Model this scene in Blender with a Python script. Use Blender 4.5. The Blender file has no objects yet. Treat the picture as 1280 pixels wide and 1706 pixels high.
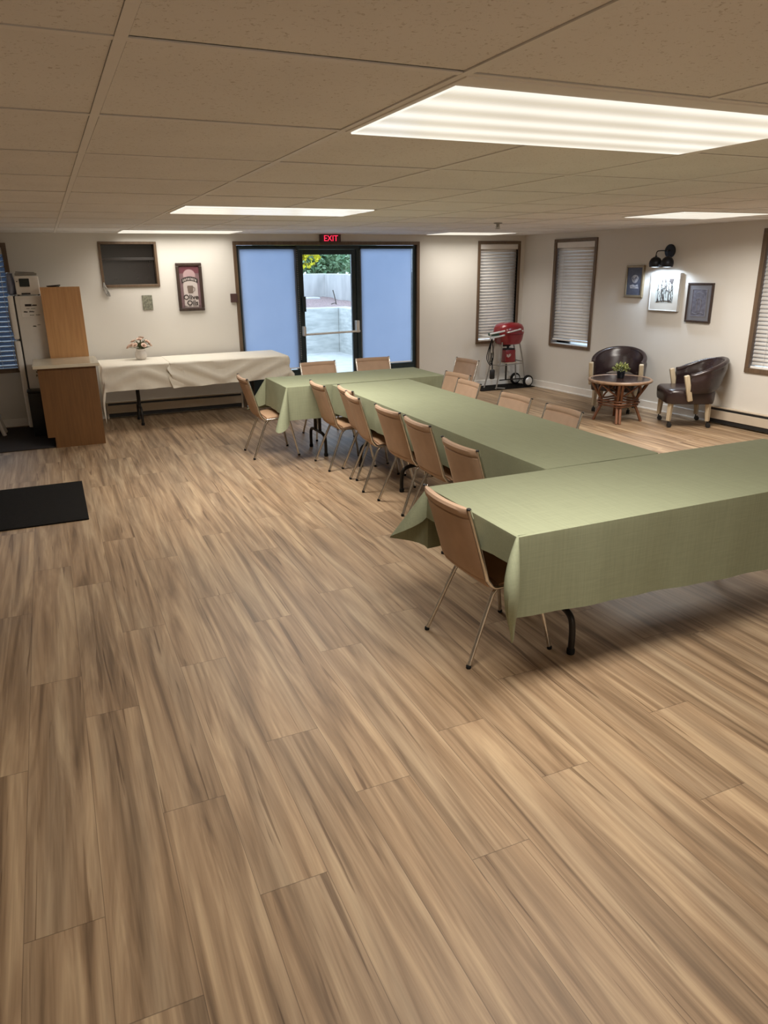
import bpy, bmesh, math, random
from mathutils import Vector, Matrix, noise
R = math.radians
PI = math.pi
random.seed(7)
S = bpy.context.scene
C = S.collection

# ------------------------------------------------------------------ camera, world, exposure
cam_d = bpy.data.cameras.new('camera')
cam_d.sensor_fit = 'VERTICAL'
cam_d.sensor_height = 36.0
cam_d.lens = 1211.0 / 1706.0 * 36.0
cam_d.clip_start = 0.05
cam = bpy.data.objects.new('camera', cam_d)
C.objects.link(cam)
_p, _y, _r = R(18.7), R(23.85), R(-0.7)
_f = Vector((math.sin(_y) * math.cos(_p), math.cos(_y) * math.cos(_p), -math.sin(_p)))
_rt = Vector((math.cos(_y), -math.sin(_y), 0))
_up = _rt.cross(_f)
_r2 = _rt * math.cos(_r) + _up * math.sin(_r)
_u2 = -_rt * math.sin(_r) + _up * math.cos(_r)
_m = Matrix((_r2, _u2, -_f)).transposed().to_4x4()
_m.translation = (0, 0, 1.8)
cam.matrix_world = _m
S.camera = cam

W = bpy.data.worlds.new('overcast_sky')
S.world = W
W.use_nodes = True
_bg = W.node_tree.nodes['Background']
_bg.inputs[0].default_value = (0.62, 0.80, 1.0, 1)
_bg.inputs[1].default_value = 3.0

LAMP_W = 45.0            # watts of one ceiling troffer
LAMP_COL = (1.0, 0.935, 0.84)
vs = S.view_settings
vs.view_transform = 'Standard'
vs.look = 'None'
vs.gamma = 1.0
vs.exposure = 0.0
vs.use_curve_mapping = False
S.cycles.use_denoising = True
S.cycles.max_bounces = 8
S.cycles.diffuse_bounces = 5
S.cycles.transparent_max_bounces = 12
S.cycles.caustics_reflective = False
S.cycles.caustics_refractive = False
S.cycles.sample_clamp_indirect = 4.0

# ------------------------------------------------------------------ materials
def new_mat(name):
    m = bpy.data.materials.new(name)
    m.use_nodes = True
    nt = m.node_tree
    return m, nt, nt.nodes['Principled BSDF']

def N(nt, typ, **kw):
    n = nt.nodes.new(typ)
    for k, v in kw.items():
        setattr(n, k, v)
    return n

def ramp(nt, stops, interp='LINEAR'):
    n = nt.nodes.new('ShaderNodeValToRGB')
    cr = n.color_ramp
    cr.interpolation = interp
    while len(cr.elements) < len(stops):
        cr.elements.new(0.5)
    for e, (p, c) in zip(cr.elements, stops):
        e.position = p
        e.color = (c[0], c[1], c[2], 1)
    return n

def mat(name, col, rough=0.5, metal=0.0, var=0.08, scale=12.0, bump=0.0, bscale=60.0, spec=0.5, stretch=None, coat=0.0):
    """principled surface with a gentle procedural tone variation and optional fine bump"""
    m, nt, b = new_mat(name)
    tc = N(nt, 'ShaderNodeTexCoord')
    mp = N(nt, 'ShaderNodeMapping')
    if stretch:
        mp.inputs['Scale'].default_value = stretch
    nt.links.new(tc.outputs['Object'], mp.inputs[0])
    nz = N(nt, 'ShaderNodeTexNoise')
    nz.inputs['Scale'].default_value = scale
    nz.inputs['Detail'].default_value = 4
    nt.links.new(mp.outputs[0], nz.inputs['Vector'])
    lo = [max(0, c * (1 - var)) for c in col]
    hi = [min(1, c * (1 + var)) for c in col]
    rp = ramp(nt, [(0.3, lo), (0.7, hi)])
    nt.links.new(nz.outputs['Fac'], rp.inputs[0])
    nt.links.new(rp.outputs[0], b.inputs['Base Color'])
    b.inputs['Roughness'].default_value = rough
    b.inputs['Metallic'].default_value = metal
    b.inputs['Specular IOR Level'].default_value = spec
    b.inputs['Coat Weight'].default_value = coat
    if bump:
        n2 = N(nt, 'ShaderNodeTexNoise')
        n2.inputs['Scale'].default_value = bscale
        nt.links.new(mp.outputs[0], n2.inputs['Vector'])
        bp = N(nt, 'ShaderNodeBump')
        bp.inputs['Strength'].default_value = bump
        bp.inputs['Distance'].default_value = 0.004
        nt.links.new(n2.outputs['Fac'], bp.inputs['Height'])
        nt.links.new(bp.outputs[0], b.inputs['Normal'])
    return m

def emis(name, col, strength):
    m, nt, b = new_mat(name)
    b.inputs['Base Color'].default_value = (col[0], col[1], col[2], 1)
    b.inputs['Emission Color'].default_value = (col[0], col[1], col[2], 1)
    b.inputs['Emission Strength'].default_value = strength
    return m

def m_floor():
    m, nt, b = new_mat('vinyl_plank')
    L = nt.links.new
    uv = N(nt, 'ShaderNodeUVMap', uv_map='grain')
    ed = N(nt, 'ShaderNodeUVMap', uv_map='edge')
    def noise_(sc, scale, detail=3, dist=0.0, rough=0.5):
        mp = N(nt, 'ShaderNodeMapping')
        mp.inputs['Scale'].default_value = sc
        L(uv.outputs[0], mp.inputs[0])
        n = N(nt, 'ShaderNodeTexNoise')
        n.inputs['Scale'].default_value = scale
        n.inputs['Detail'].default_value = detail
        n.inputs['Distortion'].default_value = dist
        n.inputs['Roughness'].default_value = rough
        L(mp.outputs[0], n.inputs['Vector'])
        return n
    ba = noise_((11.5, 0.62, 1), 1.0, 4, 1.3, 0.55)
    bb_ = noise_((36.0, 1.5, 1), 1.0, 3, 0.9, 0.5)
    bands = N(nt, 'ShaderNodeMix', data_type='FLOAT')
    bands.inputs['Factor'].default_value = 0.24
    L(ba.outputs['Fac'], bands.inputs['A']); L(bb_.outputs['Fac'], bands.inputs['B'])
    rp = ramp(nt, [(0.33, (0.150, 0.095, 0.054)), (0.43, (0.250, 0.164, 0.095)), (0.52, (0.340, 0.232, 0.140)), (0.64, (0.465, 0.336, 0.208))])
    L(bands.outputs['Result'], rp.inputs[0])
    fine = noise_((110.0, 2.2, 1), 1.0, 4, 0.2, 0.6)
    rf = ramp(nt, [(0.3, (0.84, 0.84, 0.84)), (0.6, (1.05, 1.05, 1.05))])
    L(fine.outputs['Fac'], rf.inputs[0])
    mx = N(nt, 'ShaderNodeMix', data_type='RGBA', blend_type='MULTIPLY')
    mx.inputs['Factor'].default_value = 0.8
    L(rp.outputs[0], mx.inputs['A']); L(rf.outputs[0], mx.inputs['B'])
    # grey weathered tint
    tint = noise_((5.0, 0.5, 1), 1.3, 2, 0.3)
    rt = ramp(nt, [(0.42, (1, 1, 1)), (0.66, (0.86, 0.90, 0.95))])
    L(tint.outputs['Fac'], rt.inputs[0])
    mx2 = N(nt, 'ShaderNodeMix', data_type='RGBA', blend_type='MULTIPLY')
    mx2.inputs['Factor'].default_value = 0.8
    L(mx.outputs['Result'], mx2.inputs['A']); L(rt.outputs[0], mx2.inputs['B'])
    # dark cracks
    cr = noise_((26.0, 0.85, 1), 1.0, 3, 1.0)
    rc = ramp(nt, [(0.655, (1, 1, 1)), (0.70, (0.45, 0.40, 0.36))])
    L(cr.outputs['Fac'], rc.inputs[0])
    mx3 = N(nt, 'ShaderNodeMix', data_type='RGBA', blend_type='MULTIPLY')
    mx3.inputs['Factor'].default_value = 0.85
    L(mx2.outputs['Result'], mx3.inputs['A']); L(rc.outputs[0], mx3.inputs['B'])
    # joints between planks
    sx = N(nt, 'ShaderNodeSeparateXYZ')
    L(ed.outputs[0], sx.inputs[0])
    def tent(sock, w):
        a = N(nt, 'ShaderNodeMath', operation='SUBTRACT'); L(sock, a.inputs[0]); a.inputs[1].default_value = 0.5
        c = N(nt, 'ShaderNodeMath', operation='ABSOLUTE'); L(a.outputs[0], c.inputs[0])
        g = N(nt, 'ShaderNodeMath', operation='GREATER_THAN'); L(c.outputs[0], g.inputs[0]); g.inputs[1].default_value = 0.5 - w
        return g
    g1 = tent(sx.outputs['X'], 0.0055)
    g2 = tent(sx.outputs['Y'], 0.0011)
    mxg = N(nt, 'ShaderNodeMath', operation='MAXIMUM')
    L(g1.outputs[0], mxg.inputs[0]); L(g2.outputs[0], mxg.inputs[1])
    sc = N(nt, 'ShaderNodeMath', operation='MULTIPLY'); L(mxg.outputs[0], sc.inputs[0]); sc.inputs[1].default_value = 0.5
    mx4 = N(nt, 'ShaderNodeMix', data_type='RGBA')
    L(sc.outputs[0], mx4.inputs['Factor']); L(mx3.outputs['Result'], mx4.inputs['A'])
    mx4.inputs['B'].default_value = (0.05, 0.03, 0.018, 1)
    L(mx4.outputs['Result'], b.inputs['Base Color'])
    b.inputs['Roughness'].default_value = 0.5
    b.inputs['Specular IOR Level'].default_value = 0.35
    bp = N(nt, 'ShaderNodeBump'); bp.inputs['Strength'].default_value = 0.08; bp.inputs['Distance'].default_value = 0.002
    L(fine.outputs['Fac'], bp.inputs['Height']); L(bp.outputs[0], b.inputs['Normal'])
    return m

def m_tile():
    m, nt, b = new_mat('fissured_tile')
    L = nt.links.new
    tc = N(nt, 'ShaderNodeTexCoord')
    n1 = N(nt, 'ShaderNodeTexNoise'); n1.inputs['Scale'].default_value = 105; n1.inputs['Detail'].default_value = 2; n1.inputs['Distortion'].default_value = 0.8
    L(tc.outputs['Object'], n1.inputs['Vector'])
    r1 = ramp(nt, [(0.30, (0.42, 0.36, 0.31)), (0.38, (1, 1, 1))])
    L(n1.outputs['Fac'], r1.inputs[0])
    n2 = N(nt, 'ShaderNodeTexNoise'); n2.inputs['Scale'].default_value = 2.2
    L(tc.outputs['Object'], n2.inputs['Vector'])
    r2 = ramp(nt, [(0.3, (0.82, 0.815, 0.81)), (0.7, (0.87, 0.865, 0.86))])
    L(n2.outputs['Fac'], r2.inputs[0])
    mx = N(nt, 'ShaderNodeMix', data_type='RGBA', blend_type='MULTIPLY'); mx.inputs['Factor'].default_value = 0.45
    L(r2.outputs[0], mx.inputs['A']); L(r1.outputs[0], mx.inputs['B'])
    L(mx.outputs['Result'], b.inputs['Base Color'])
    b.inputs['Roughness'].default_value = 0.9
    b.inputs['Specular IOR Level'].default_value = 0.1
    bp = N(nt, 'ShaderNodeBump'); bp.inputs['Strength'].default_value = 0.3; bp.inputs['Distance'].default_value = 0.003
    L(r1.outputs[0], bp.inputs['Height']); L(bp.outputs[0], b.inputs['Normal'])
    return m

def m_linen(name, col, weave=420.0, contrast=0.16):
    m, nt, b = new_mat(name)
    L = nt.links.new
    tc = N(nt, 'ShaderNodeTexCoord')
    outs = []
    for s in ((6, 160, 160), (160, 6, 6)):
        mp = N(nt, 'ShaderNodeMapping'); mp.inputs['Scale'].default_value = s
        L(tc.outputs['Object'], mp.inputs[0])
        n = N(nt, 'ShaderNodeTexNoise'); n.inputs['Scale'].default_value = 1.0; n.inputs['Detail'].default_value = 3
        L(mp.outputs[0], n.inputs['Vector']); outs.append(n)
    ad = N(nt, 'ShaderNodeMath', operation='ADD'); L(outs[0].outputs['Fac'], ad.inputs[0]); L(outs[1].outputs['Fac'], ad.inputs[1])
    hf = N(nt, 'ShaderNodeMath', operation='MULTIPLY'); L(ad.outputs[0], hf.inputs[0]); hf.inputs[1].default_value = 0.5
    rp = ramp(nt, [(0.36, [c * (1 - contrast) for c in col]), (0.64, [min(1, c * (1 + contrast)) for c in col])])
    L(hf.outputs[0], rp.inputs[0]); L(rp.outputs[0], b.inputs['Base Color'])
    b.inputs['Roughness'].default_value = 0.85
    b.inputs['Specular IOR Level'].default_value = 0.2
    bp = N(nt, 'ShaderNodeBump'); bp.inputs['Strength'].default_value = 0.15; bp.inputs['Distance'].default_value = 0.002
    L(hf.outputs[0], bp.inputs['Height']); L(bp.outputs[0], b.inputs['Normal'])
    return m

def m_wood(name, dark, light, scale=3.0, axis=2, rough=0.4):
    m, nt, b = new_mat(name)
    L = nt.links.new
    tc = N(nt, 'ShaderNodeTexCoord'); mp = N(nt, 'ShaderNodeMapping')
    s = [14.0, 14.0, 14.0]; s[axis] = 0.9
    mp.inputs['Scale'].default_value = s
    L(tc.outputs['Object'], mp.inputs[0])
    n = N(nt, 'ShaderNodeTexNoise'); n.inputs['Scale'].default_value = scale; n.inputs['Detail'].default_value = 5; n.inputs['Distortion'].default_value = 0.4
    L(mp.outputs[0], n.inputs['Vector'])
    rp = ramp(nt, [(0.3, dark), (0.7, light)])
    L(n.outputs['Fac'], rp.inputs[0]); L(rp.outputs[0], b.inputs['Base Color'])
    b.inputs['Roughness'].default_value = rough
    return m

def m_lens():
    """prismatic troffer lens with the glow of the three tubes behind it"""
    m, nt, b = new_mat('prismatic_lens')
    L = nt.links.new
    uv = N(nt, 'ShaderNodeUVMap', uv_map='UVMap')
    sx = N(nt, 'ShaderNodeSeparateXYZ'); L(uv.outputs[0], sx.inputs[0])
    # tubes run along U; brightness depends on V
    mu = N(nt, 'ShaderNodeMath', operation='MULTIPLY'); L(sx.outputs['Y'], mu.inputs[0]); mu.inputs[1].default_value = 2 * PI * 4
    cs = N(nt, 'ShaderNodeMath', operation='COSINE'); L(mu.outputs[0], cs.inputs[0])
    rp = ramp(nt, [(0.0, (0.64, 0.58, 0.47)), (0.5, (0.80, 0.74, 0.62)), (1.0, (0.98, 0.94, 0.83))])
    mr = N(nt, 'ShaderNodeMapRange'); L(cs.outputs[0], mr.inputs[0]); mr.inputs[1].default_value = -1; mr.inputs[2].default_value = 1
    L(mr.outputs[0], rp.inputs[0])
    # prism grid
    wv = N(nt, 'ShaderNodeMath', operation='MULTIPLY'); L(sx.outputs['X'], wv.inputs[0]); wv.inputs[1].default_value = 2 * PI * 90
    w2 = N(nt, 'ShaderNodeMath', operation='SINE'); L(wv.outputs[0], w2.inputs[0])
    w3 = N(nt, 'ShaderNodeMath', operation='MULTIPLY_ADD'); L(w2.outputs[0], w3.inputs[0]); w3.inputs[1].default_value = 0.04; w3.inputs[2].default_value = 1.0
    L(rp.outputs[0], b.inputs['Emission Color'])
    L(w3.outputs[0], b.inputs['Emission Strength'])
    b.inputs['Base Color'].default_value = (0.25, 0.24, 0.22, 1)
    b.inputs['Roughness'].default_value = 0.3
    return m

def m_shade():
    m, nt, b = new_mat('roller_shade_fabric')
    L = nt.links.new
    out = nt.nodes['Material Output']
    tc = N(nt, 'ShaderNodeTexCoord')
    n = N(nt, 'ShaderNodeTexNoise'); n.inputs['Scale'].default_value = 3.0
    L(tc.outputs['Object'], n.inputs['Vector'])
    rp = ramp(nt, [(0.3, (0.53, 0.64, 0.88)), (0.7, (0.56, 0.67, 0.91))])
    L(n.outputs['Fac'], rp.inputs[0])
    tr = N(nt, 'ShaderNodeBsdfTranslucent'); L(rp.outputs[0], tr.inputs[0])
    df = N(nt, 'ShaderNodeBsdfDiffuse'); L(rp.outputs[0], df.inputs[0])
    mx = N(nt, 'ShaderNodeMixShader'); mx.inputs[0].default_value = 0.28
    L(tr.outputs[0], mx.inputs[1]); L(df.outputs[0], mx.inputs[2])
    L(mx.outputs[0], out.inputs[0])
    return m

def m_glass(name, tint=(0.96, 0.97, 0.98)):
    m, nt, b = new_mat(name)
    L = nt.links.new
    out = nt.nodes['Material Output']
    tr = N(nt, 'ShaderNodeBsdfTransparent'); tr.inputs[0].default_value = (*tint, 1)
    gl = N(nt, 'ShaderNodeBsdfGlossy'); gl.inputs['Roughness'].default_value = 0.02
    fr = N(nt, 'ShaderNodeFresnel'); fr.inputs[0].default_value = 1.35
    mx = N(nt, 'ShaderNodeMixShader')
    L(fr.outputs[0], mx.inputs[0]); L(tr.outputs[0], mx.inputs[1]); L(gl.outputs[0], mx.inputs[2])
    L(mx.outputs[0], out.inputs[0])
    return m

def m_leaf(name, a, c):
    m, nt, b = new_mat(name)
    L = nt.links.new
    g = N(nt, 'ShaderNodeNewGeometry')
    rp = ramp(nt, [(0.0, a), (1.0, c)])
    L(g.outputs['Random Per Island'], rp.inputs[0]); L(rp.outputs[0], b.inputs['Base Color'])
    b.inputs['Roughness'].default_value = 0.6
    return m

def m_concrete(name, lo, hi, blocks=False):
    m, nt, b = new_mat(name)
    L = nt.links.new
    tc = N(nt, 'ShaderNodeTexCoord'); mp = N(nt, 'ShaderNodeMapping')
    mp.inputs['Scale'].default_value = (1.5, 1.5, 6.0) if blocks else (2.0, 2.0, 0.7)
    L(tc.outputs['Object'], mp.inputs[0])
    n = N(nt, 'ShaderNodeTexNoise'); n.inputs['Scale'].default_value = 2.4; n.inputs['Detail'].default_value = 6
    L(mp.outputs[0], n.inputs['Vector'])
    rp = ramp(nt, [(0.3, lo), (0.68, hi)])
    L(n.outputs['Fac'], rp.inputs[0]); L(rp.outputs[0], b.inputs['Base Color'])
    b.inputs['Roughness'].default_value = 0.9
    bp = N(nt, 'ShaderNodeBump'); bp.inputs['Strength'].default_value = 0.5; bp.inputs['Distance'].default_value = 0.03
    L(n.outputs['Fac'], bp.inputs['Height']); L(bp.outputs[0], b.inputs['Normal'])
    return m

M = dict(
    floor=m_floor(), tile=m_tile(),
    wall=mat('wall_paint', (0.70, 0.675, 0.63), 0.75, var=0.025, scale=1.5, bump=0.08, bscale=180, spec=0.25),
    bar=mat('grid_bar_paint', (0.84, 0.83, 0.82), 0.6, var=0.02),
    dark=mat('dark_void', (0.012, 0.010, 0.009), 0.9, var=0.1),
    trimwood=m_wood('brown_trim_wood', (0.10, 0.065, 0.04), (0.16, 0.105, 0.065), axis=2),
    alu=mat('dark_green_aluminium', (0.022, 0.038, 0.045), 0.4, 0.3, var=0.1),
    white=mat('white_enamel', (0.88, 0.86, 0.82), 0.45, var=0.03),
    heater=mat('cream_heater_enamel', (0.58, 0.50, 0.40), 0.45, var=0.03),
    black=mat('black_plastic', (0.014, 0.014, 0.015), 0.45, var=0.15),
    rubber=mat('black_rubber', (0.010, 0.010, 0.010), 0.8, var=0.2, spec=0.2),
    matrub=mat('black_floor_mat', (0.007, 0.006, 0.005), 0.9, var=0.3, scale=60, bump=0.4, bscale=260, spec=0.15),
    tan=mat('tan_vinyl', (0.425, 0.288, 0.198), 0.55, var=0.07, scale=9, bump=0.12, bscale=160, spec=0.3),
    seat=mat('tan_seat_vinyl', (0.47, 0.30, 0.185), 0.55, var=0.06, scale=9, bump=0.12, bscale=160, spec=0.3),
    chrome=mat('worn_chrome', (0.62, 0.59, 0.54), 0.24, 1.0, var=0.12, scale=20),
    green=m_linen('sage_linen', (0.252, 0.272, 0.180), contrast=0.07),
    ivory=m_linen('ivory_cloth', (0.80, 0.76, 0.67), contrast=0.03),
    tabletop=mat('table_laminate', (0.45, 0.40, 0.33), 0.5),
    steel=mat('black_steel', (0.020, 0.017, 0.015), 0.45, 0.4, var=0.15),
    leather=mat('dark_brown_leather', (0.026, 0.014, 0.014), 0.27, var=0.25, scale=5, bump=0.1, bscale=140, spec=0.6),
    pale=m_wood('pale_limed_wood', (0.42, 0.34, 0.23), (0.58, 0.48, 0.34), axis=2),
    cane=m_wood('rattan_cane', (0.14, 0.055, 0.028), (0.25, 0.11, 0.055), axis=2, rough=0.35),
    canelt=m_wood('worn_rattan_rim', (0.22, 0.13, 0.08), (0.36, 0.24, 0.16), axis=0, rough=0.35),
    topdark=mat('dark_polished_top', (0.040, 0.024, 0.021), 0.18, var=0.2, spec=0.6),
    oak=m_wood('orange_oak_veneer', (0.56, 0.30, 0.125), (0.66, 0.37, 0.165), axis=2, rough=0.35),
    oakdk=m_wood('brown_oak_panel', (0.120, 0.052, 0.014), (0.165, 0.074, 0.021), axis=2, rough=0.45),
    counter=mat('cream_laminate', (0.60, 0.54, 0.42), 0.22, var=0.03, spec=0.6),
    red=mat('red_enamel', (0.22, 0.010, 0.016), 0.3, var=0.1, coat=0.4),
    grey=mat('grey_painted_steel', (0.30, 0.285, 0.26), 0.45, 0.2),
    silver=mat('brushed_silver', (0.68, 0.68, 0.67), 0.35, 0.45),
    dkgreen=mat('dark_green_plastic', (0.012, 0.055, 0.030), 0.4),
    bluepl=mat('blue_grey_plastic_wrap', (0.26, 0.29, 0.40), 0.25, var=0.2),
    screen=mat('dark_display', (0.018, 0.028, 0.027), 0.15),
    ink=mat('dark_ink', (0.03, 0.022, 0.02), 0.7),
    frame=m_wood('dark_frame_wood', (0.030, 0.018, 0.014), (0.055, 0.033, 0.024), axis=2),
    pink=mat('dusty_pink_print', (0.20, 0.125, 0.135), 0.35, var=0.1, scale=30),
    rosedk=mat('rose_print', (0.15, 0.05, 0.065), 0.35, var=0.1),
    paper=mat('off_white_paper', (0.52, 0.46, 0.44), 0.5, var=0.05),
    blupap=mat('slate_blue_print', (0.085, 0.095, 0.135), 0.3, var=0.2, scale=20),
    matgrey=mat('grey_blue_mat_board', (0.15, 0.15, 0.17), 0.5),
    cream=mat('cream_mat_board', (0.46, 0.435, 0.39), 0.5, var=0.03),
    sketch=mat('pale_sketch_paper', (0.36, 0.38, 0.36), 0.5, var=0.12, scale=35),
    brass=mat('brushed_gold_frame', (0.34, 0.27, 0.17), 0.35, 0.6),
    navy=mat('blue_black_metal', (0.020, 0.023, 0.032), 0.35, 0.5),
    porcelain=mat('white_porcelain', (0.66, 0.62, 0.58), 0.25),
    petal=mat('peach_petal', (0.72, 0.52, 0.42), 0.6, var=0.15, scale=30),
    stem=mat('dusty_leaf', (0.12, 0.14, 0.07), 0.6, var=0.3, scale=30),
    slat=mat('white_blind_slat', (0.78, 0.76, 0.74), 0.4, var=0.02),
    plaque=mat('mottled_green_plaque', (0.20, 0.20, 0.15), 0.6, var=0.5, scale=45),
    maroon=mat('maroon_plate', (0.075, 0.038, 0.036), 0.5),
    shade=m_shade(), glass=m_glass('clear_glass'), lens=m_lens(),
    winglass=mat('dark_window_glass', (0.018, 0.015, 0.014), 0.12, spec=0.6),
    winbar=mat('grey_window_bar', (0.045, 0.04, 0.038), 0.4),
    exitred=emis('exit_letter_glow', (1.0, 0.03, 0.09), 1.3),
    bulb=emis('cool_bulb_glow', (0.75, 0.88, 1.0), 3.0),
    conc=m_concrete('pale_concrete', (0.50, 0.50, 0.49), (0.68, 0.67, 0.65)),
    block=m_concrete('split_face_block', (0.46, 0.47, 0.45), (0.68, 0.68, 0.65), True),
    paving=m_concrete('pale_paving', (0.55, 0.55, 0.54), (0.68, 0.68, 0.66)),
    mulch=mat('red_bark_mulch', (0.33, 0.235, 0.225), 0.95, var=0.45, scale=28, bump=0.8, bscale=40),
    leafy=m_leaf('yellow_leaf', (0.50, 0.46, 0.015), (0.85, 0.80, 0.05)),
    leafg=m_leaf('conifer_green_leaf', (0.12, 0.24, 0.12), (0.42, 0.58, 0.36)),
    leafp=m_leaf('houseplant_leaf', (0.06, 0.09, 0.015), (0.46, 0.50, 0.18)),
    bark=mat('grey_bark', (0.10, 0.085, 0.07), 0.9, var=0.3),
)

# ------------------------------------------------------------------ geometry helpers
class G:
    """collects shapes in a bmesh; coordinates are local to the thing it will belong to"""
    def __init__(self, org=(0, 0, 0)):
        self.bm = bmesh.new()
        self.o = Vector(org)
    def P(self, p):
        return Vector(p) - self.o
    def box(self, a, b, bev=0.0, rot=None, seg=2):
        a = self.P(a); b = self.P(b)
        lo = Vector((min(a.x, b.x), min(a.y, b.y), min(a.z, b.z))); hi = Vector((max(a.x, b.x), max(a.y, b.y), max(a.z, b.z)))
        r = bmesh.ops.create_cube(self.bm, size=1.0)
        vs_ = r['verts']
        c = (lo + hi) / 2; d = hi - lo
        for v in vs_:
            v.co = Vector((v.co.x * d.x, v.co.y * d.y, v.co.z * d.z))
        if bev > 0:
            es = list({e for v in vs_ for e in v.link_edges})
            rb = bmesh.ops.bevel(self.bm, geom=es, offset=min(bev, min(d) * 0.49), segments=seg, affect='EDGES', profile=0.5)
            vs_ = list({v for f in rb['faces'] for v in f.verts} | {v for v in vs_ if v.is_valid})
        for v in vs_:
            if rot is not None:
                v.co = rot @ v.co
            v.co += c
        return self
    def tube(self, pts, r, seg=10, smooth=True, n=6, cap=True, radii=None):
        pts = [self.P(p) for p in pts]
        if smooth and len(pts) > 2:
            q = []
            rr = []
            for i in range(len(pts) - 1):
                p0 = pts[max(i - 1, 0)]; p1 = pts[i]; p2 = pts[i + 1]; p3 = pts[min(i + 2, len(pts) - 1)]
                for k in range(n):
                    t = k / n
                    q.append(0.5 * ((2 * p1) + (-p0 + p2) * t + (2 * p0 - 5 * p1 + 4 * p2 - p3) * t * t + (-p0 + 3 * p1 - 3 * p2 + p3) * t ** 3))
                    if radii: rr.append(radii[i] * (1 - t) + radii[i + 1] * t)
            q.append(pts[-1])
            if radii: rr.append(radii[-1]); radii = rr
            pts = q
        rings = []
        t0 = (pts[1] - pts[0]).normalized()
        ref = Vector((0, 0, 1)) if abs(t0.z) < 0.9 else Vector((1, 0, 0))
        u = t0.cross(ref).normalized()
        for i, p in enumerate(pts):
            t = (pts[min(i + 1, len(pts) - 1)] - pts[max(i - 1, 0)]).normalized()
            u = (u - t * u.dot(t)).normalized()
            w = t.cross(u)
            rad = radii[i] if radii else r
            rings.append([self.bm.verts.new(p + (u * math.cos(a) + w * math.sin(a)) * rad) for a in [2 * PI * k / seg for k in range(seg)]])
        for a, b in zip(rings, rings[1:]):
            for k in range(seg):
                self.bm.faces.new((a[k], a[(k + 1) % seg], b[(k + 1) % seg], b[k]))
        if cap:
            self.bm.faces.new(rings[0][::-1]); self.bm.faces.new(rings[-1])
        return self
    def lathe(self, prof, c, seg=24, axis=None, sx=1.0, sy=1.0):
        """prof: list of (radius, height) around a z axis through c; axis rotates it"""
        c = self.P(c)
        q = Vector((0, 0, 1)).rotation_difference(Vector(axis)) if axis else None
        rings = []
        for r, h in prof:
            ring = []
            for k in range(seg):
                a = 2 * PI * k / seg
                v = Vector((max(r, 1e-4) * math.cos(a) * sx, max(r, 1e-4) * math.sin(a) * sy, h))
                if q: v = q @ v
                ring.append(self.bm.verts.new(v + c))
            rings.append(ring)
        for a, b in zip(rings, rings[1:]):
            for k in range(seg):
                self.bm.faces.new((a[k], a[(k + 1) % seg], b[(k + 1) % seg], b[k]))
        self.bm.faces.new(rings[0][::-1]); self.bm.faces.new(rings[-1])
        return self
    def ball(self, c, r, sub=2, scale=(1, 1, 1)):
        c = self.P(c)
        rr = bmesh.ops.create_icosphere(self.bm, subdivisions=sub, radius=r)
        for v in rr['verts']:
            v.co = Vector((v.co.x * scale[0], v.co.y * scale[1], v.co.z * scale[2])) + c
        return self
    def grid(self, rows, close=False):
        vr = [[self.bm.verts.new(self.P(p)) for p in row] for row in rows]
        for a, b in zip(vr, vr[1:]):
            n = len(a)
            for k in range(n if close else n - 1):
                self.bm.faces.new((a[k], a[(k + 1) % n], b[(k + 1) % n], b[k]))
        return vr
    def poly(self, pts, thick=None):
        vs_ = [self.bm.verts.new(self.P(p)) for p in pts]
        f = self.bm.faces.new(vs_)
        if thick is not None:
            r = bmesh.ops.extrude_face_region(self.bm, geom=[f])
            bmesh.ops.translate(self.bm, vec=Vector(thick), verts=[e for e in r['geom'] if isinstance(e, bmesh.types.BMVert)])
        return self
    def slab(self, prof, width, thick, curve=0.0, ny=8, taper=None):
        """sheet swept across local y; prof = list of (x,z); thick is along the profile normal"""
        n = len(prof)
        top, bot = [], []
        for i, (x, z) in enumerate(prof):
            x0, z0 = prof[max(i - 1, 0)]; x1, z1 = prof[min(i + 1, n - 1)]
            t = Vector((x1 - x0, z1 - z0)).normalized()
            nx, nz = -t.y, t.x
            w = width * (taper[i] if taper else 1.0)
            ra, rb = [], []
            for j in range(ny + 1):
                u = -1 + 2 * j / ny
                cv = curve[i] if isinstance(curve, (list, tuple)) else curve
                off = -cv * (1 - u * u)
                edge = 1.0 - 0.55 * max(0, (abs(u) - 0.8) / 0.2) ** 2
                th = (thick[i] if isinstance(thick, (list, tuple)) else thick) * edge / 2
                px = x + (off if cv else 0)
                ra.append((px + nx * th, u * w / 2, z + nz * th))
                rb.append((px - nx * th, u * w / 2, z - nz * th))
            top.append(ra); bot.append(rb)
        loops = [a + b[::-1] for a, b in zip(top, bot)]
        vr = self.grid(loops, close=True)
        self.bm.faces.new(vr[0][::-1]); self.bm.faces.new(vr[-1])
        return self

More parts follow.
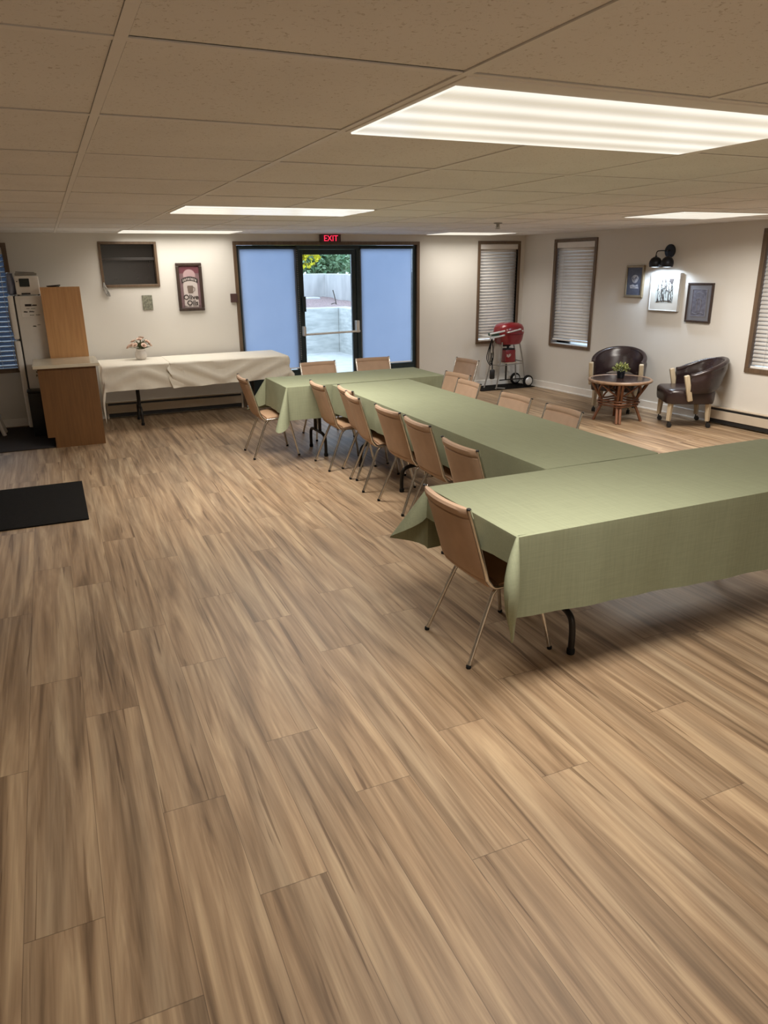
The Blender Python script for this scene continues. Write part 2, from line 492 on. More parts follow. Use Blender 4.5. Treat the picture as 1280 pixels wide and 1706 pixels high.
def pieces_of(bm):
    """groups of loose islands that lie close together"""
    seen = set(); isl = []
    for v in bm.verts:
        if v in seen: continue
        st = [v]; seen.add(v); cur = []
        while st:
            a = st.pop(); cur.append(a)
            for e in a.link_edges:
                b = e.other_vert(a)
                if b not in seen: seen.add(b); st.append(b)
        isl.append(cur)
    if len(isl) < 2 or len(isl) > 40: return [[v for c in isl for v in c]]
    bb = [(Vector([min(v.co[i] for v in c) for i in range(3)]), Vector([max(v.co[i] for v in c) for i in range(3)])) for c in isl]
    sz = [max(h - l) for l, h in bb]
    lab = list(range(len(isl)))
    def near(a, b):
        gap = Vector([max(0, bb[a][0][i] - bb[b][1][i], bb[b][0][i] - bb[a][1][i]) for i in range(3)]).length
        return gap <= max(0.019, 0.49 * max(sz[a], sz[b]))
    for a in range(len(isl)):
        for b in range(a + 1, len(isl)):
            if lab[a] != lab[b] and near(a, b):
                o_, n_ = lab[b], lab[a]
                lab = [n_ if q == o_ else q for q in lab]
    out = {}
    for c, l in zip(isl, lab): out.setdefault(l, []).extend(c)
    return list(out.values())

def obj(name, g, m, parent=None, smooth=None, loc=None, uv=None):
    bm = g.bm
    if parent is not None:
        ps = pieces_of(bm)
        if len(ps) > 1:
            for extra in ps[1:]:
                g2 = G(); mp_ = {}
                es = set(extra)
                for v in extra: mp_[v] = g2.bm.verts.new(v.co)
                for f in bm.faces:
                    if f.verts[0] in es: g2.bm.faces.new([mp_[v] for v in f.verts])
                obj(name, g2, m, parent, smooth)
            bmesh.ops.delete(bm, geom=[v for p in ps[1:] for v in p], context='VERTS')
    bmesh.ops.recalc_face_normals(bm, faces=bm.faces[:])
    me = bpy.data.meshes.new(name)
    if smooth is not None:
        for f in bm.faces: f.smooth = True
        for e in bm.edges:
            if len(e.link_faces) == 2 and e.calc_face_angle(0) > R(smooth): e.smooth = False
    bm.to_mesh(me); bm.free()
    me.materials.append(m)
    o = bpy.data.objects.new(name, me)
    C.objects.link(o)
    if parent is not None: o.parent = parent
    elif loc is not None: o.location = loc
    return o

def text_mesh(s, size, ext=0.001):
    cu = bpy.data.curves.new('letters', 'FONT')
    cu.body = s; cu.size = size; cu.align_x = 'CENTER'; cu.align_y = 'CENTER'; cu.extrude = ext; cu.offset = 0.0 if s == 'EXIT' else size * 0.022
    t = bpy.data.objects.new('letters', cu); C.objects.link(t)
    dg = bpy.context.evaluated_depsgraph_get()
    me = bpy.data.meshes.new_from_object(t.evaluated_get(dg))
    bpy.data.objects.remove(t); bpy.data.curves.remove(cu)
    return me

def letters(name, s, size, m, parent, mtx, ext=0.001):
    me = text_mesh(s, size, ext)
    me.transform(mtx); me.materials.clear(); me.materials.append(m)
    o = bpy.data.objects.new(name, me); C.objects.link(o); o.parent = parent
    return o

def tag(o, label, cat, group=None):
    o['label'] = label; o['category'] = cat
    if group: o['group'] = group
    return o

def thing(name, label, cat, loc=(0, 0, 0), rz=0.0, group=None):
    o = bpy.data.objects.new(name, None); C.objects.link(o)
    o.empty_display_size = 0.1
    o.location = loc; o.rotation_euler = (0, 0, rz)
    return tag(o, label, cat, group)

def struct(o):
    o['kind'] = 'structure'
    return o

def sroot(name, loc=(0, 0, 0), rz=0.0):
    o = bpy.data.objects.new(name, None); C.objects.link(o)
    o.empty_display_size = 0.1
    o.location = loc; o.rotation_euler = (0, 0, rz)
    return struct(o)

def dup(root, loc, rz, label, group=None):
    r = root.copy(); C.objects.link(r); r.location = loc; r.rotation_euler = (0, 0, rz); r['label'] = label
    if group: r['group'] = group
    for ch in list(root.children):
        c = ch.copy(); C.objects.link(c); c.parent = r
        for gch in ch.children:
            d = gch.copy(); C.objects.link(d); d.parent = c
    return r

# ------------------------------------------------------------------ the room
CEIL = 2.21
BACK = 9.81
XL, YN = -2.6, -2.6
RW0 = Vector((6.72, BACK, 0))
RWD = Vector((0.0766, -1.0, 0)).normalized()
RWA = math.atan2(1.0, -0.0766)          # right wall: local x runs to the back corner, y into the room
RWN = Vector((-1.0, -0.0766, 0)).normalized()
def rw(y, out=0.0, z=0.0):
    t = (BACK - y) * 1.00293
    p = RW0 + RWD * t + RWN * out
    return Vector((p.x, p.y, z))

def floor_planks():
    g = G()
    bm = g.bm
    uvA = bm.loops.layers.uv.new('grain'); uvB = bm.loops.layers.uv.new('edge')
    w, Ln = 0.2175, 1.46
    known = {0: 2.21, 1: 1.725, 2: 2.45, 3: 2.025, 4: 1.575, 5: 2.22, 6: 1.81, 7: 2.45, 8: 1.475, -1: 1.475, -2: 1.84, -3: 1.2}
    rnd = random.Random(3)
    x1, y0, y1 = 7.75, YN, BACK
    for k in range(-13, 36):
        xa, xb = 0.12 + w * k, 0.12 + w * (k + 1)
        xa, xb = max(xa, XL), min(xb, x1)
        if xb <= xa: continue
        s = known.get(k, rnd.uniform(0, Ln))
        y = s - Ln * math.ceil((s - y0) / Ln)
        while y < y1:
            a, b = max(y, y0), min(y + Ln, y1)
            if b > a:
                vs_ = [bm.verts.new(p) for p in ((xa, a, 0), (xb, a, 0), (xb, b, 0), (xa, b, 0))]
                f = bm.faces.new(vs_)
                sd = rnd.uniform(0, 40); sd2 = rnd.uniform(0, 60)
                fl = rnd.choice((1, -1))
                for lp, (u, v) in zip(f.loops, ((0, 0), (1, 0), (1, 1), (0, 1))):
                    lp[uvA].uv = (sd + fl * u * w, sd2 + fl * (a + v * (b - a)))
                    lp[uvB].uv = (u, (a - y + v * (b - a)) / Ln)
            y += Ln
    o = obj('floor', g, M['floor'])
    return struct(o)
floor_planks()

def wall_panel(name, length, height, holes, loc, rz, thick=0.12, m=None):
    """local x along the wall, local y = 0 on the room face, negative y outside"""
    xs = sorted({0.0, length} | {h[0] for h in holes} | {h[1] for h in holes})
    zs = sorted({0.0, height} | {h[2] for h in holes} | {h[3] for h in holes})
    g = G()
    def inside(cx, cz): return any(h[0] < cx < h[1] and h[2] < cz < h[3] for h in holes)
    for i in range(len(xs) - 1):
        run = None
        for j in range(len(zs) - 1):
            cx, cz = (xs[i] + xs[i + 1]) / 2, (zs[j] + zs[j + 1]) / 2
            if inside(cx, cz):
                if run is not None: g.box((xs[i], -thick, run), (xs[i + 1], 0, zs[j])); run = None
            elif run is None: run = zs[j]
        if run is not None: g.box((xs[i], -thick, run), (xs[i + 1], 0, zs[-1]))
    o = obj(name, g, m or M['wall'], loc=loc)
    o.rotation_euler = (0, 0, rz)
    return struct(o)

HW = 2.24
# back wall: local x runs from the right corner to the left (x_world = 6.85 - lx)
bx = 6.85
def bw(x): return bx - x
wall_panel('wall_back', bx - XL, HW, [
    (bw(4.90), bw(2.30), 0.0, 2.085),           # storefront
    (bw(1.295), bw(0.665), 1.615, 2.09),        # small high window
    (bw(-0.39), bw(-1.35), 0.68, 2.07),         # left window
    (bw(6.60), bw(5.94), 0.69, 2.09)],          # corner window
    (bx, BACK, 0), PI)
RWL = (BACK - YN) * 1.00293
wall_panel('wall_right', RWL, HW, [
    (RWL - (BACK - 8.32) * 1.003, RWL - (BACK - 9.09) * 1.003, 0.69, 2.09),
    (RWL - (BACK - 5.05) * 1.003, RWL - (BACK - 5.81) * 1.003, 0.68, 2.09)],
    rw(YN), RWA)
wall_panel('wall_left', BACK - YN, HW, [], (XL, BACK, 0), -PI / 2)
wall_panel('wall_near', 7.75 - XL, HW, [], (XL, YN, 0), 0)

# suspended ceiling: tiles sit just above the grid bars with open shadow gaps
TX, TY, GX, GY = 0.7465, 0.780, 0.196, 1.645
FIX = [  # x0,x1,y0,y1 of lens, which
    (0.970, 2.360, 1.735, 2.420), (0.970, 2.400, 5.545, 6.225), (0.885, 2.215, 9.03, 9.70),
    (4.975, 6.00, 8.99, 9.66), (5.08, 6.10, 5.07, 5.80),
    (5.08, 6.10, 1.15, 1.88), (0.970, 2.360, -2.10, -1.42)]
g = G(); gb = G()
i0, i1 = math.floor((XL - GX) / TX), math.ceil((7.75 - GX) / TX)
j0, j1 = math.floor((YN - GY) / TY), math.ceil((BACK - GY) / TY)
for i in range(i0, i1):
    for j in range(j0, j1):
        xa, xb, ya, yb = GX + i * TX, GX + (i + 1) * TX, GY + j * TY, GY + (j + 1) * TY
        cx, cy = (xa + xb) / 2, (ya + yb) / 2
        if any(f[0] - .1 < cx < f[1] + .1 and f[2] - .1 < cy < f[3] + .1 and f[2] < 6 for f in FIX[:2]): continue
        xa, xb, ya, yb = xa + 0.0145, xb - 0.013, ya + 0.0125, yb - 0.0180
        xa, xb, yb = max(xa, XL), min(xb, 7.75), min(yb, BACK)
        if xb - xa < 0.02 or yb - ya < 0.02: continue
        dz = random.uniform(0, 0.002)
        g.box((xa, ya, CEIL + 0.002 + dz), (xb, yb, CEIL + 0.016 + dz))
for i in range(i0, i1 + 1):
    x = GX + i * TX
    if XL < x < 7.75: gb.box((x - 0.012, YN, CEIL), (x + 0.012, BACK, CEIL + 0.004))
for j in range(j0, j1 + 1):
    y = GY + j * TY
    if YN < y < BACK: gb.box((XL, y - 0.012, CEIL + 0.0006), (7.75, y + 0.012, CEIL + 0.004))
gb.box((XL, BACK - 0.022, CEIL - 0.001), (6.8, BACK, CEIL + 0.003))
# notch the bars out of the two near fixtures is not needed: the fixture frames cover them
struct(obj('ceiling', g, M['tile']))
struct(obj('trim_1', gb, M['bar']))
g = G(); g.box((XL - .1, YN - .1, CEIL + 0.03), (7.8, BACK + .1, CEIL + 0.06))
struct(obj('ceiling_deck', g, M['dark']))

LAMP_F = [0.92, 1.5, 0.36, 0.36, 1.75, 0.95, 1.0]
LAMP_S = [148, 168, 150, 130, 163, 160, 165]
def troffer(k, x0, x1, y0, y1, label):
    cx, cy = (x0 + x1) / 2, (y0 + y1) / 2
    t = thing('ceiling_light', label, 'ceiling light', (cx, cy, CEIL - 0.003), 0, 'fluorescent ceiling lights')
    w, d = (x1 - x0) / 2, (y1 - y0) / 2
    g = G(); e = 0.022
    ex0 = ex1 = w + e; ey0 = ey1 = d + e
    if k < 2:                      # the frame fills its two grid openings
        ex0, ex1 = cx - (GX + TX + 0.008), (GX + 3 * TX - 0.008) - cx
        jy = round((y0 - GY) / TY); ey0, ey1 = cy - (GY + jy * TY + 0.008), (GY + (jy + 1) * TY - 0.008) - cy
    for a, b in (((-ex0, -ey0), (ex1, -d)), ((-ex0, d), (ex1, ey1)), ((-ex0, -d), (-w, d)), ((w, -d), (ex1, d))):
        g.box((a[0], a[1], 0.0), (b[0], b[1], 0.03), 0.003)
    obj('frame', g, M['bar'], t)
    g = G()
    uvl = g.bm.loops.layers.uv.new('UVMap')
    nx = 12
    h = -0.004
    vs0 = [g.bm.verts.new(p) for p in ((-w, -d, h), (w, -d, h), (w, d, h), (-w, d, h))]
    vs1 = [g.bm.verts.new(p) for p in ((-w, -d, 0.01), (w, -d, 0.01), (w, d, 0.01), (-w, d, 0.01))]
    f = g.bm.faces.new(vs0)
    for lp, uvc in zip(f.loops, ((0, 0), (1, 0), (1, 1), (0, 1))): lp[uvl].uv = uvc
    for q in range(4):
        f = g.bm.faces.new((vs0[q], vs1[q], vs1[(q + 1) % 4], vs0[(q + 1) % 4]))
        for lp in f.loops: lp[uvl].uv = (0.5, 0.5)
    obj('diffuser', g, M['lens'], t)
    ld = bpy.data.lights.new('troffer_tubes', 'AREA')
    ld.shape = 'RECTANGLE'; ld.size = 2 * w; ld.size_y = 2 * d
    ld.energy = LAMP_W * LAMP_F[k] * (4 * w * d) / 0.95
    ld.color = LAMP_COL
    ld.spread = R(LAMP_S[k])          # the prismatic lens cuts off glare at flat angles
    lo = bpy.data.objects.new('troffer_tubes', ld); C.objects.link(lo)
    lo.parent = t; lo.location = (0, 0, -0.006)
for k, (f, lb) in enumerate(zip(FIX, [
    'large glowing ceiling light panel nearest the viewer',
    'glowing ceiling light panel in the middle, in line with the glass door',
    'thin glowing ceiling light panel at the back above the white-clothed table',
    'thin glowing ceiling light panel at the back near the corner window',
    'glowing ceiling light panel above the dark leather armchairs',
    'ceiling light panel over the right end of the nearest green table',
    'ceiling light panel behind the viewer'])):
    troffer(k, *f, lb)

# baseboards
g = G(); g.box((-2.5, BACK - 0.012, 0), (0.5, BACK, 0.09)); g.box((4.92, BACK - 0.012, 0), (6.71, BACK, 0.09))
struct(obj('baseboard_back', g, M['white']))
def rbox(g, ya, yb, out0, out1, z0, z1, bev=0.0):
    """box along the right wall in its own local frame (root at RW0)"""
    ta, tb = (BACK - ya) * 1.00293, (BACK - yb) * 1.00293
    g.box((-ta, out0, z0), (-tb, out1, z1), bev)
r = sroot('baseboard_right', RW0, RWA)
g = G(); rbox(g, 6.25, 9.79, 0, 0.012, 0, 0.105, 0.003); obj('board', g, M['white'], r)
g = G(); rbox(g, 6.25, 9.79, 0.012, 0.02, 0.0, 0.018, 0.002); obj('shoe_strip', g, M['white'], r)

# ------------------------------------------------------------------ windows and blinds
def window(name, x0, x1, z0, z1, loc, rz, fw=0.04, m=None, pane=None):
    r = sroot(name, loc, rz)
    g = G()
    for a, b in (((x0, z1 - fw), (x1, z1)), ((x0, z0), (x1, z0 + fw)), ((x0, z0 + fw), (x0 + fw, z1 - fw)), ((x1 - fw, z0 + fw), (x1, z1 - fw))):
        g.box((a[0], -0.1, a[1]), (b[0], 0.018, b[1]), 0.003)
    obj('frame', g, m or M['trimwood'], r)
    g = G(); g.box((x0 + fw, -0.096, z0 + fw), (x1 - fw, -0.09, z1 - fw)); obj('pane', g, pane or M['glass'], r)
    return r

def blind(label, x0, x1, z0, z1, loc, rz, tilt, pitch=0.042, group='white venetian blinds', cord=False, depth=0.05):
    t = thing('venetian_blind', label, 'window blind', loc, rz, group)
    yc = -0.035
    g = G(); g.box((x0, yc - 0.028, z1 - 0.075), (x1, yc + 0.036, z1), 0.004); obj('headrail', g, M['slat'], t)
    g = G(); n = round((z1 - 0.09 - z0 - 0.03) / pitch); pitch = (z1 - 0.095 - z0 - 0.012) / n
    for i in range(n):
        z = z1 - 0.095 - i * pitch
        rot = Matrix.Rotation(tilt, 3, 'X')
        rows = []
        for s, zz in ((-0.5, 0), (-0.2, 0.003), (0.2, 0.003), (0.5, 0)):
            p = rot @ Vector((0, s * depth, zz))
            rows.append([(x0 + 0.004, yc + p.y, z + p.z), (x1 - 0.004, yc + p.y, z + p.z)])
        vr = g.grid(rows)
    o = obj('slats', g, M['slat'], t, smooth=60)
    sm = o.modifiers.new('thickness', 'SOLIDIFY'); sm.thickness = 0.0032
    zb = z1 - 0.095 - n * pitch
    g = G(); g.box((x0, yc - 0.024, zb - 0.012), (x1, yc + 0.024, zb + 0.01), 0.004); obj('bottom_rail', g, M['slat'], t)
    g = G()
    for fx in (0.2, 0.8):
        x = x0 + (x1 - x0) * fx
        g.tube([(x, yc + 0.027, z1 - 0.07), (x, yc + 0.027, zb)], 0.0018, 6, False)
    if cord: g.tube([(x0 + 0.05, yc + 0.04, z1 - 0.07), (x0 + 0.055, yc + 0.045, 1.2), (x0 + 0.05, yc + 0.042, z0 - 0.02)], 0.003, 6)
    obj('cord', g, M['slat'], t)
    return t

# back wall corner window, local x = bx - world x
window('window_1', bw(6.64), bw(5.90), 0.65, 2.13, (bx, BACK, 0), PI, 0.04)
blind('closed white blind in the back wall corner window behind the red grill', bw(6.60), bw(5.94), 0.69, 2.09, (bx, BACK, 0), PI, R(-70))
wlen = 1.00293
window('window_2', -(BACK - 8.28) * wlen, -(BACK - 9.13) * wlen, 0.645, 2.13, RW0, RWA, 0.042)
blind('closed white blind on the right wall just left of the framed pictures', -(BACK - 8.325) * wlen, -(BACK - 9.085) * wlen, 0.735, 2.088, RW0, RWA, R(-70))
window('window_3', -(BACK - 5.01) * wlen, -(BACK - 5.855) * wlen, 0.63, 2.13, RW0, RWA, 0.05)
blind('closed white blind on the right wall at the right edge beside the armchair', -(BACK - 5.06) * wlen, -(BACK - 5.805) * wlen, 0.68, 2.08, RW0, RWA, R(-70))
window('window_4', bw(-0.34), bw(-1.40), 0.645, 2.10, (bx, BACK, 0), PI, 0.05)
blind('half-open white blind in the window behind the refrigerator', bw(-0.39), bw(-1.35), 0.66, 2.05, (bx, BACK, 0), PI, R(-11), cord=True, pitch=0.055, depth=0.062)
r = window('window_5', bw(1.32), bw(0.645), 1.59, 2.115, (bx, BACK, 0), PI, 0.03, pane=M['winglass'])
g = G(); g.box((bw(1.29), -0.088, 1.90), (bw(0.675), -0.06, 1.932), 0.003); obj('crossbar', g, M['winbar'], r)
t = thing('power_cord', 'grey bundle of cord dangling below the small dark high window', 'cord', (0.69, BACK - 0.03, 1.5))
g = G()
for k in range(5):
    a = k * 1.3
    g.tube([(0.66, BACK - 0.01, 1.66), (0.665 + 0.012 * math.cos(a), BACK - 0.03, 1.60), (0.68 + 0.03 * math.cos(a), BACK - 0.035, 1.52 + 0.012 * k), (0.70 + 0.02 * math.sin(a), BACK - 0.03, 1.49), (0.695, BACK - 0.02, 1.57)], 0.005, 6)
g.o = Vector((0.69, BACK - 0.03, 1.5)); bmesh.ops.translate(g.bm, vec=-g.o, verts=g.bm.verts[:])
obj('coil', g, M['grey'], t, smooth=40)

# ------------------------------------------------------------------ glass entrance in the back wall
def outline(g, x0, x1, z0, z1, w, ya, yb, bottom=True, bev=0.004):
    g.box((x0, ya, z1 - w), (x1, yb, z1), bev)
    if bottom: g.box((x0, ya, z0), (x1, yb, z0 + w), bev)
    zz = z0 + w if bottom else z0
    g.box((x0, ya, zz), (x0 + w, yb, z1 - w), bev); g.box((x1 - w, ya, zz), (x1, yb, z1 - w), bev)
g = G(); outline(g, 2.265, 4.935, 0, 2.12, 0.045, BACK - 0.02, BACK + 0.11, bottom=False)
struct(obj('trim_2', g, M['trimwood']))
def sidelite(name, x0, x1):
    r = sroot(name, (0, BACK, 0))
    g = G(); outline(g, x0, x1, 0.40, 2.072, 0.045, 0.02, 0.09); g.box((x0, 0.02, 0.0), (x1, 0.09, 0.40), 0.004)
    obj('frame', g, M['alu'], r)
    g = G(); g.box((x0 + 0.045, 0.055, 0.445), (x1 - 0.045, 0.061, 2.03)); obj('pane', g, M['glass'], r)
sidelite('window_6', 2.31, 3.12)
sidelite('window_7', 4.0, 4.89)
def roller(label, x0, x1, z0, z1, side):
    t = thing('roller_shade', label, 'roller shade', ((x0 + x1) / 2, BACK, z0), 0, 'white roller shades')
    w = (x1 - x0) / 2
    g = G(); rows = []
    for k in range(13):
        z = (z1 - z0) * k / 12
        rows.append([(-w + 2 * w * i / 6, 0.012 + 0.003 * math.sin(k * 0.7 + i * 0.5), z) for i in range(7)])
    g.grid(rows); obj('fabric', g, M['shade'], t, smooth=60)
    g = G(); g.tube([(-w, 0.012, 0.0), (w, 0.012, 0.0)], 0.009, 8, False); obj('hem_bar', g, M['slat'], t)
    g = G(); g.tube([(-w - 0.01, 0.0, z1 - z0), (w + 0.01, 0.0, z1 - z0)], 0.016, 10, False); obj('roller', g, M['alu'], t, smooth=40)
    g = G(); xx = side * (w + 0.012)
    for q in range(0, 60):
        g.ball((xx, 0.0, 0.12 + q * 0.024), 0.0045, 1)
    obj('bead_chain', g, M['slat'], t)
roller('drawn white roller shade glowing blue left of the glass door', 2.335, 3.105, 0.47, 2.04, 1)
roller('drawn white roller shade glowing blue right of the glass door', 4.035, 4.81, 0.46, 2.04, -1)
d = sroot('door_1', (0, BACK, 0))
g = G(); outline(g, 3.10, 4.02, 0.0, 2.072, 0.05, 0.01, 0.11, bottom=False); obj('jamb', g, M['alu'], d)
g = G()
g.box((3.135, 0.03, 0.02), (3.205, 0.08, 2.02), 0.004); g.box((3.905, 0.03, 0.02), (3.99, 0.08, 2.02), 0.004)
g.box((3.205, 0.03, 1.955), (3.905, 0.08, 2.02), 0.004); g.box((3.205, 0.03, 0.02), (3.905, 0.08, 0.17), 0.004)
obj('leaf', g, M['alu'], d)
g = G(); g.box((3.205, 0.05, 0.17), (3.905, 0.056, 1.955)); obj('pane', g, M['glass'], d)
g = G(); g.tube([(3.16, -0.05, 0.92), (3.98, -0.05, 0.935)], 0.014, 12, False); obj('push_bar', g, mat('pale_bar_enamel', (0.82, 0.82, 0.80), 0.35), d, smooth=40)
g = G(); g.box((3.925, -0.065, 0.915), (3.975, 0.03, 1.08), 0.01); g.box((3.145, -0.065, 0.90), (3.185, 0.03, 1.03), 0.01); obj('bar_bracket', g, M['silver'], d)
g = G(); g.box((3.165, -0.01, 1.22), (3.215, 0.03, 1.42), 0.006); obj('latch_case', g, M['alu'], d)

# exit sign
t = thing('exit_sign', 'small lit red exit sign on the wall above the glass door', 'exit sign', (3.585, BACK - 0.03, 2.155))
g = G(); g.box((-0.145, -0.025, -0.052), (0.145, 0.03, 0.052), 0.006); obj('housing', g, M['maroon'], t)
letters('letters', 'EXIT', 0.105, M['exitred'], t, Matrix.Translation((0, -0.026, 0.0)) @ Matrix.Rotation(PI / 2, 4, 'X') @ Matrix.Scale(0.95, 4, (1, 0, 0)), 0.002)

# ------------------------------------------------------------------ baseboard heaters
def heater(label, x0, x1, loc, rz, n=1):
    t = thing('baseboard_heater', label, 'heater', loc, rz, 'baseboard heaters')
    g = G(); g.box((x0, 0.0, 0.015), (x1, 0.012, 0.205), 0.002); g.box((x0, 0.0, 0.19), (x1, 0.055, 0.205), 0.003)
    obj('back_plate', g, M['heater'], t)
    g = G(); g.box((x0 + 0.005, 0.055, 0.065), (x1 - 0.005, 0.063, 0.165), 0.003); obj('front_cover', g, M['heater'], t)
    g = G()
    g.box((x0 + 0.005, 0.012, 0.168), (x1 - 0.005, 0.058, 0.188)); g.box((x0 + 0.005, 0.012, 0.02), (x1 - 0.005, 0.056, 0.06))
    obj('vent_slot', g, M['black'], t)
    g = G(); g.box((x0, 0.012, 0.0), (x0 + 0.02, 0.066, 0.205), 0.003); g.box((x1 - 0.02, 0.012, 0.0), (x1, 0.066, 0.205), 0.003)
    obj('end_cap', g, M['heater'], t)
heater('cream baseboard heater on the right wall below the right-edge window', -(BACK - 3.9) * wlen, -(BACK - 6.23) * wlen, RW0, RWA)
heater('baseboard heater on the back wall in shade under the white-clothed table', bw(2.24), bw(0.5), (bx, BACK, 0), PI)

# ------------------------------------------------------------------ tables and cloths
def folding_table(label, x0, x1, y0, y1, z, axis, inset=0.32):
    """z = top of the board; axis = long axis"""
    cx, cy = (x0 + x1) / 2, (y0 + y1) / 2
    t = thing('folding_table', label, 'table', (cx, cy, 0), 0, 'folding tables')
    w, d = (x1 - x0) / 2, (y1 - y0) / 2
    g = G(); g.box((-w, -d, z - 0.035), (w, d, z), 0.008); obj('tabletop', g, M['tabletop'], t)
    g = G(); g.box((-w + .06, -d + .05, z - 0.065), (w - .06, -d + .07, z - .035)); g.box((-w + .06, d - .07, z - 0.065), (w - .06, d - .05, z - .035)); obj('apron_rail', g, M['steel'], t)
    for s in (-1, 1):
        def q(a, b, zz): return (s * (w - inset) + a * 1.0, b, zz) if axis == 'x' else (b, s * (d - inset) + a * 1.0, zz)
        half = (d if axis == 'x' else w)
        for e in (-1, 1):
            b1, b2 = e * 0.07, e * (half - 0.10)
            g = G()
            g.tube([q(0, b1, z - 0.04), q(0, b1, 0.30), q(0, b1, 0.21)], 0.016, 10)
            g.tube([q(0, e * 0.05, 0.215), q(0, b2 - e * 0.09, 0.215), q(0, b2 - e * 0.02, 0.19), q(0, b2, 0.12), q(0, b2, 0.012)], 0.016, 10, n=5)
            lg = obj('leg', g, M['steel'], t, smooth=50)
            g = G(); g.lathe([(0.018, 0), (0.02, 0.004), (0.02, 0.026), (0.017, 0.03)], q(0, b2, 0), 12); obj('foot_cap', g, M['rubber'], lg, smooth=50)
        g = G(); g.tube([q(0, -0.08, 0.215), q(0, 0.08, 0.215)], 0.014, 10, False); g.tube([q(0, 0, 0.5), q(-s * 0.25, 0, z - 0.04)], 0.009, 8, False)
        g.tube([q(0, -0.07, 0.5), q(0, 0.07, 0.5)], 0.009, 8, False)
        obj('brace', g, M['steel'], t, smooth=50)
    return t

def cloth(name, label, x0, x1, y0, y1, z, near, far, left, right, corners, m, group, flare=0.018, ripple=None, top_ripple=0.0, cat='tablecloth'):
    """drape over a board: near/far/left/right = (drop at start, drop at end) walking counter-clockwise from the near-left corner;
    corners = [(extra drop, flare)] for near-left... in the order near-right, far-right, far-left, near-left"""
    cx, cy = (x0 + x1) / 2, (y0 + y1) / 2
    rad = 0.014
    per = []   # (px, py, nx, ny, drop, flare)
    def edge(a, b, n, dr, cnt):
        for i in range(cnt + 1):
            u = i / cnt
            per.append((a[0] + (b[0] - a[0]) * u, a[1] + (b[1] - a[1]) * u, n[0], n[1], dr[0] + (dr[1] - dr[0]) * u, flare, 0.0))
    def corner(c, a0, d0, d1, ex, fl, curl=0.0):
        cnt = 12
        for i in range(1, cnt):
            u = i / cnt
            a = a0 + u * PI / 2
            bmp = math.sin(PI * u) ** (2.0 if curl else 1.6)
            per.append((c[0], c[1], math.cos(a), math.sin(a), d0 + (d1 - d0) * u + ex * bmp, flare + fl * bmp, curl * bmp))
    cn = lambda L: max(4, int(L / 0.05))
    edge((x0, y0), (x1, y0), (0, -1), near, cn(x1 - x0)); corner((x1, y0), -PI / 2, near[1], right[0], *corners[0])
    edge((x1, y0), (x1, y1), (1, 0), right, cn(y1 - y0)); corner((x1, y1), 0, right[1], far[0], *corners[1])
    edge((x1, y1), (x0, y1), (0, 1), far, cn(x1 - x0)); corner((x0, y1), PI / 2, far[1], left[0], *corners[2])
    edge((x0, y1), (x0, y0), (-1, 0), left, cn(y1 - y0)); corner((x0, y0), PI, left[1], near[0], *corners[3])
    ts = [0.0, 0.012, 0.04, 0.1, 0.2, 0.3, 0.4, 0.5, 0.6, 0.7, 0.8, 0.9, 1.0]
    g = G((cx, cy, 0))
    rows = []
    for k, tt in enumerate(ts):
        row = []
        for (px, py, nx, ny, dr, fl, isc) in per:
            s = px * 1.7 + py * 2.3
            if k == 0: off, dz = -0.004, 0.0
            elif k == 1: off, dz = rad * 0.55, dr * 0.004
            else:
                off = rad * 0.55 + fl * tt + isc * math.sin(PI * min(1, tt * 1.05)) * 0.9 + (0.006 * math.sin(s * 5 + 1.3) + 0.004 * math.sin(s * 13)) * tt
                dz = dr * tt
                if ripple: off += ripple(px, py, nx, ny, tt)
            row.append((px + nx * off, py + ny * off, z - dz))
        rows.append(row)
    vr = g.grid(rows, close=True)
    g.bm.faces.new(vr[0])
    o = obj(name, g, m, loc=(cx, cy, 0), smooth=75)
    sm = o.modifiers.new('thickness', 'SOLIDIFY'); sm.thickness = 0.0025; sm.offset = 1.0
    o.modifiers.new('crisp_hem', 'EDGE_SPLIT').split_angle = R(50)
    return tag(o, label, cat, group)

TZ = 0.732
CZ = TZ + 0.003
folding_table('nearest folding table under the wide green cloth', 1.66, 4.0, 2.40, 3.11, TZ, 'x', 0.43)
folding_table('second folding table of the centre row, end-on to the nearest table', 2.40, 3.14, 3.19, 4.90, TZ, 'y')
folding_table('third folding table of the centre row, just before the far table', 2.40, 3.14, 4.96, 6.50, TZ, 'y')
folding_table('far folding table set crosswise under green cloth near the glass door', 1.96, 3.57, 6.61, 7.27, TZ, 'x', 0.38)
gc = 'sage green tablecloths'
cloth('tablecloth', 'sage green linen tablecloth on the nearest table with deep front drop', 1.64, 4.02, 2.345, 3.135, CZ,
      (0.37, 0.455), (0.30, 0.34), (0.16, 0.13), (0.15, 0.12), [(0.06, 0.06), (0.06, 0.06), (0.05, 0.20), (0.22, 0.03, 0.13)], M['green'], gc, flare=0.006)
cloth('tablecloth', 'sage green tablecloth on the centre row between front table and seam', 2.375, 3.165, 3.165, 4.925, CZ,
      (0.02, 0.02), (0.02, 0.02), (0.26, 0.24), (0.24, 0.24), [(0, 0)] * 4, M['green'], gc, flare=0.0)
cloth('tablecloth', 'sage green tablecloth on the centre row beyond the seam', 2.375, 3.165, 4.94, 6.53, CZ - 0.002,
      (0.02, 0.02), (0.02, 0.02), (0.26, 0.24), (0.24, 0.24), [(0, 0)] * 4, M['green'], gc, flare=0.0)
cloth('tablecloth', 'sage green tablecloth on the far crosswise table with pointed corner flaps', 1.935, 3.595, 6.585, 7.295, CZ,
      (0.31, 0.31), (0.30, 0.31), (0.27, 0.27), (0.31, 0.30), [(0.07, 0.1), (0.07, 0.1), (0.05, 0.22), (0.10, 0.19)], M['green'], gc)

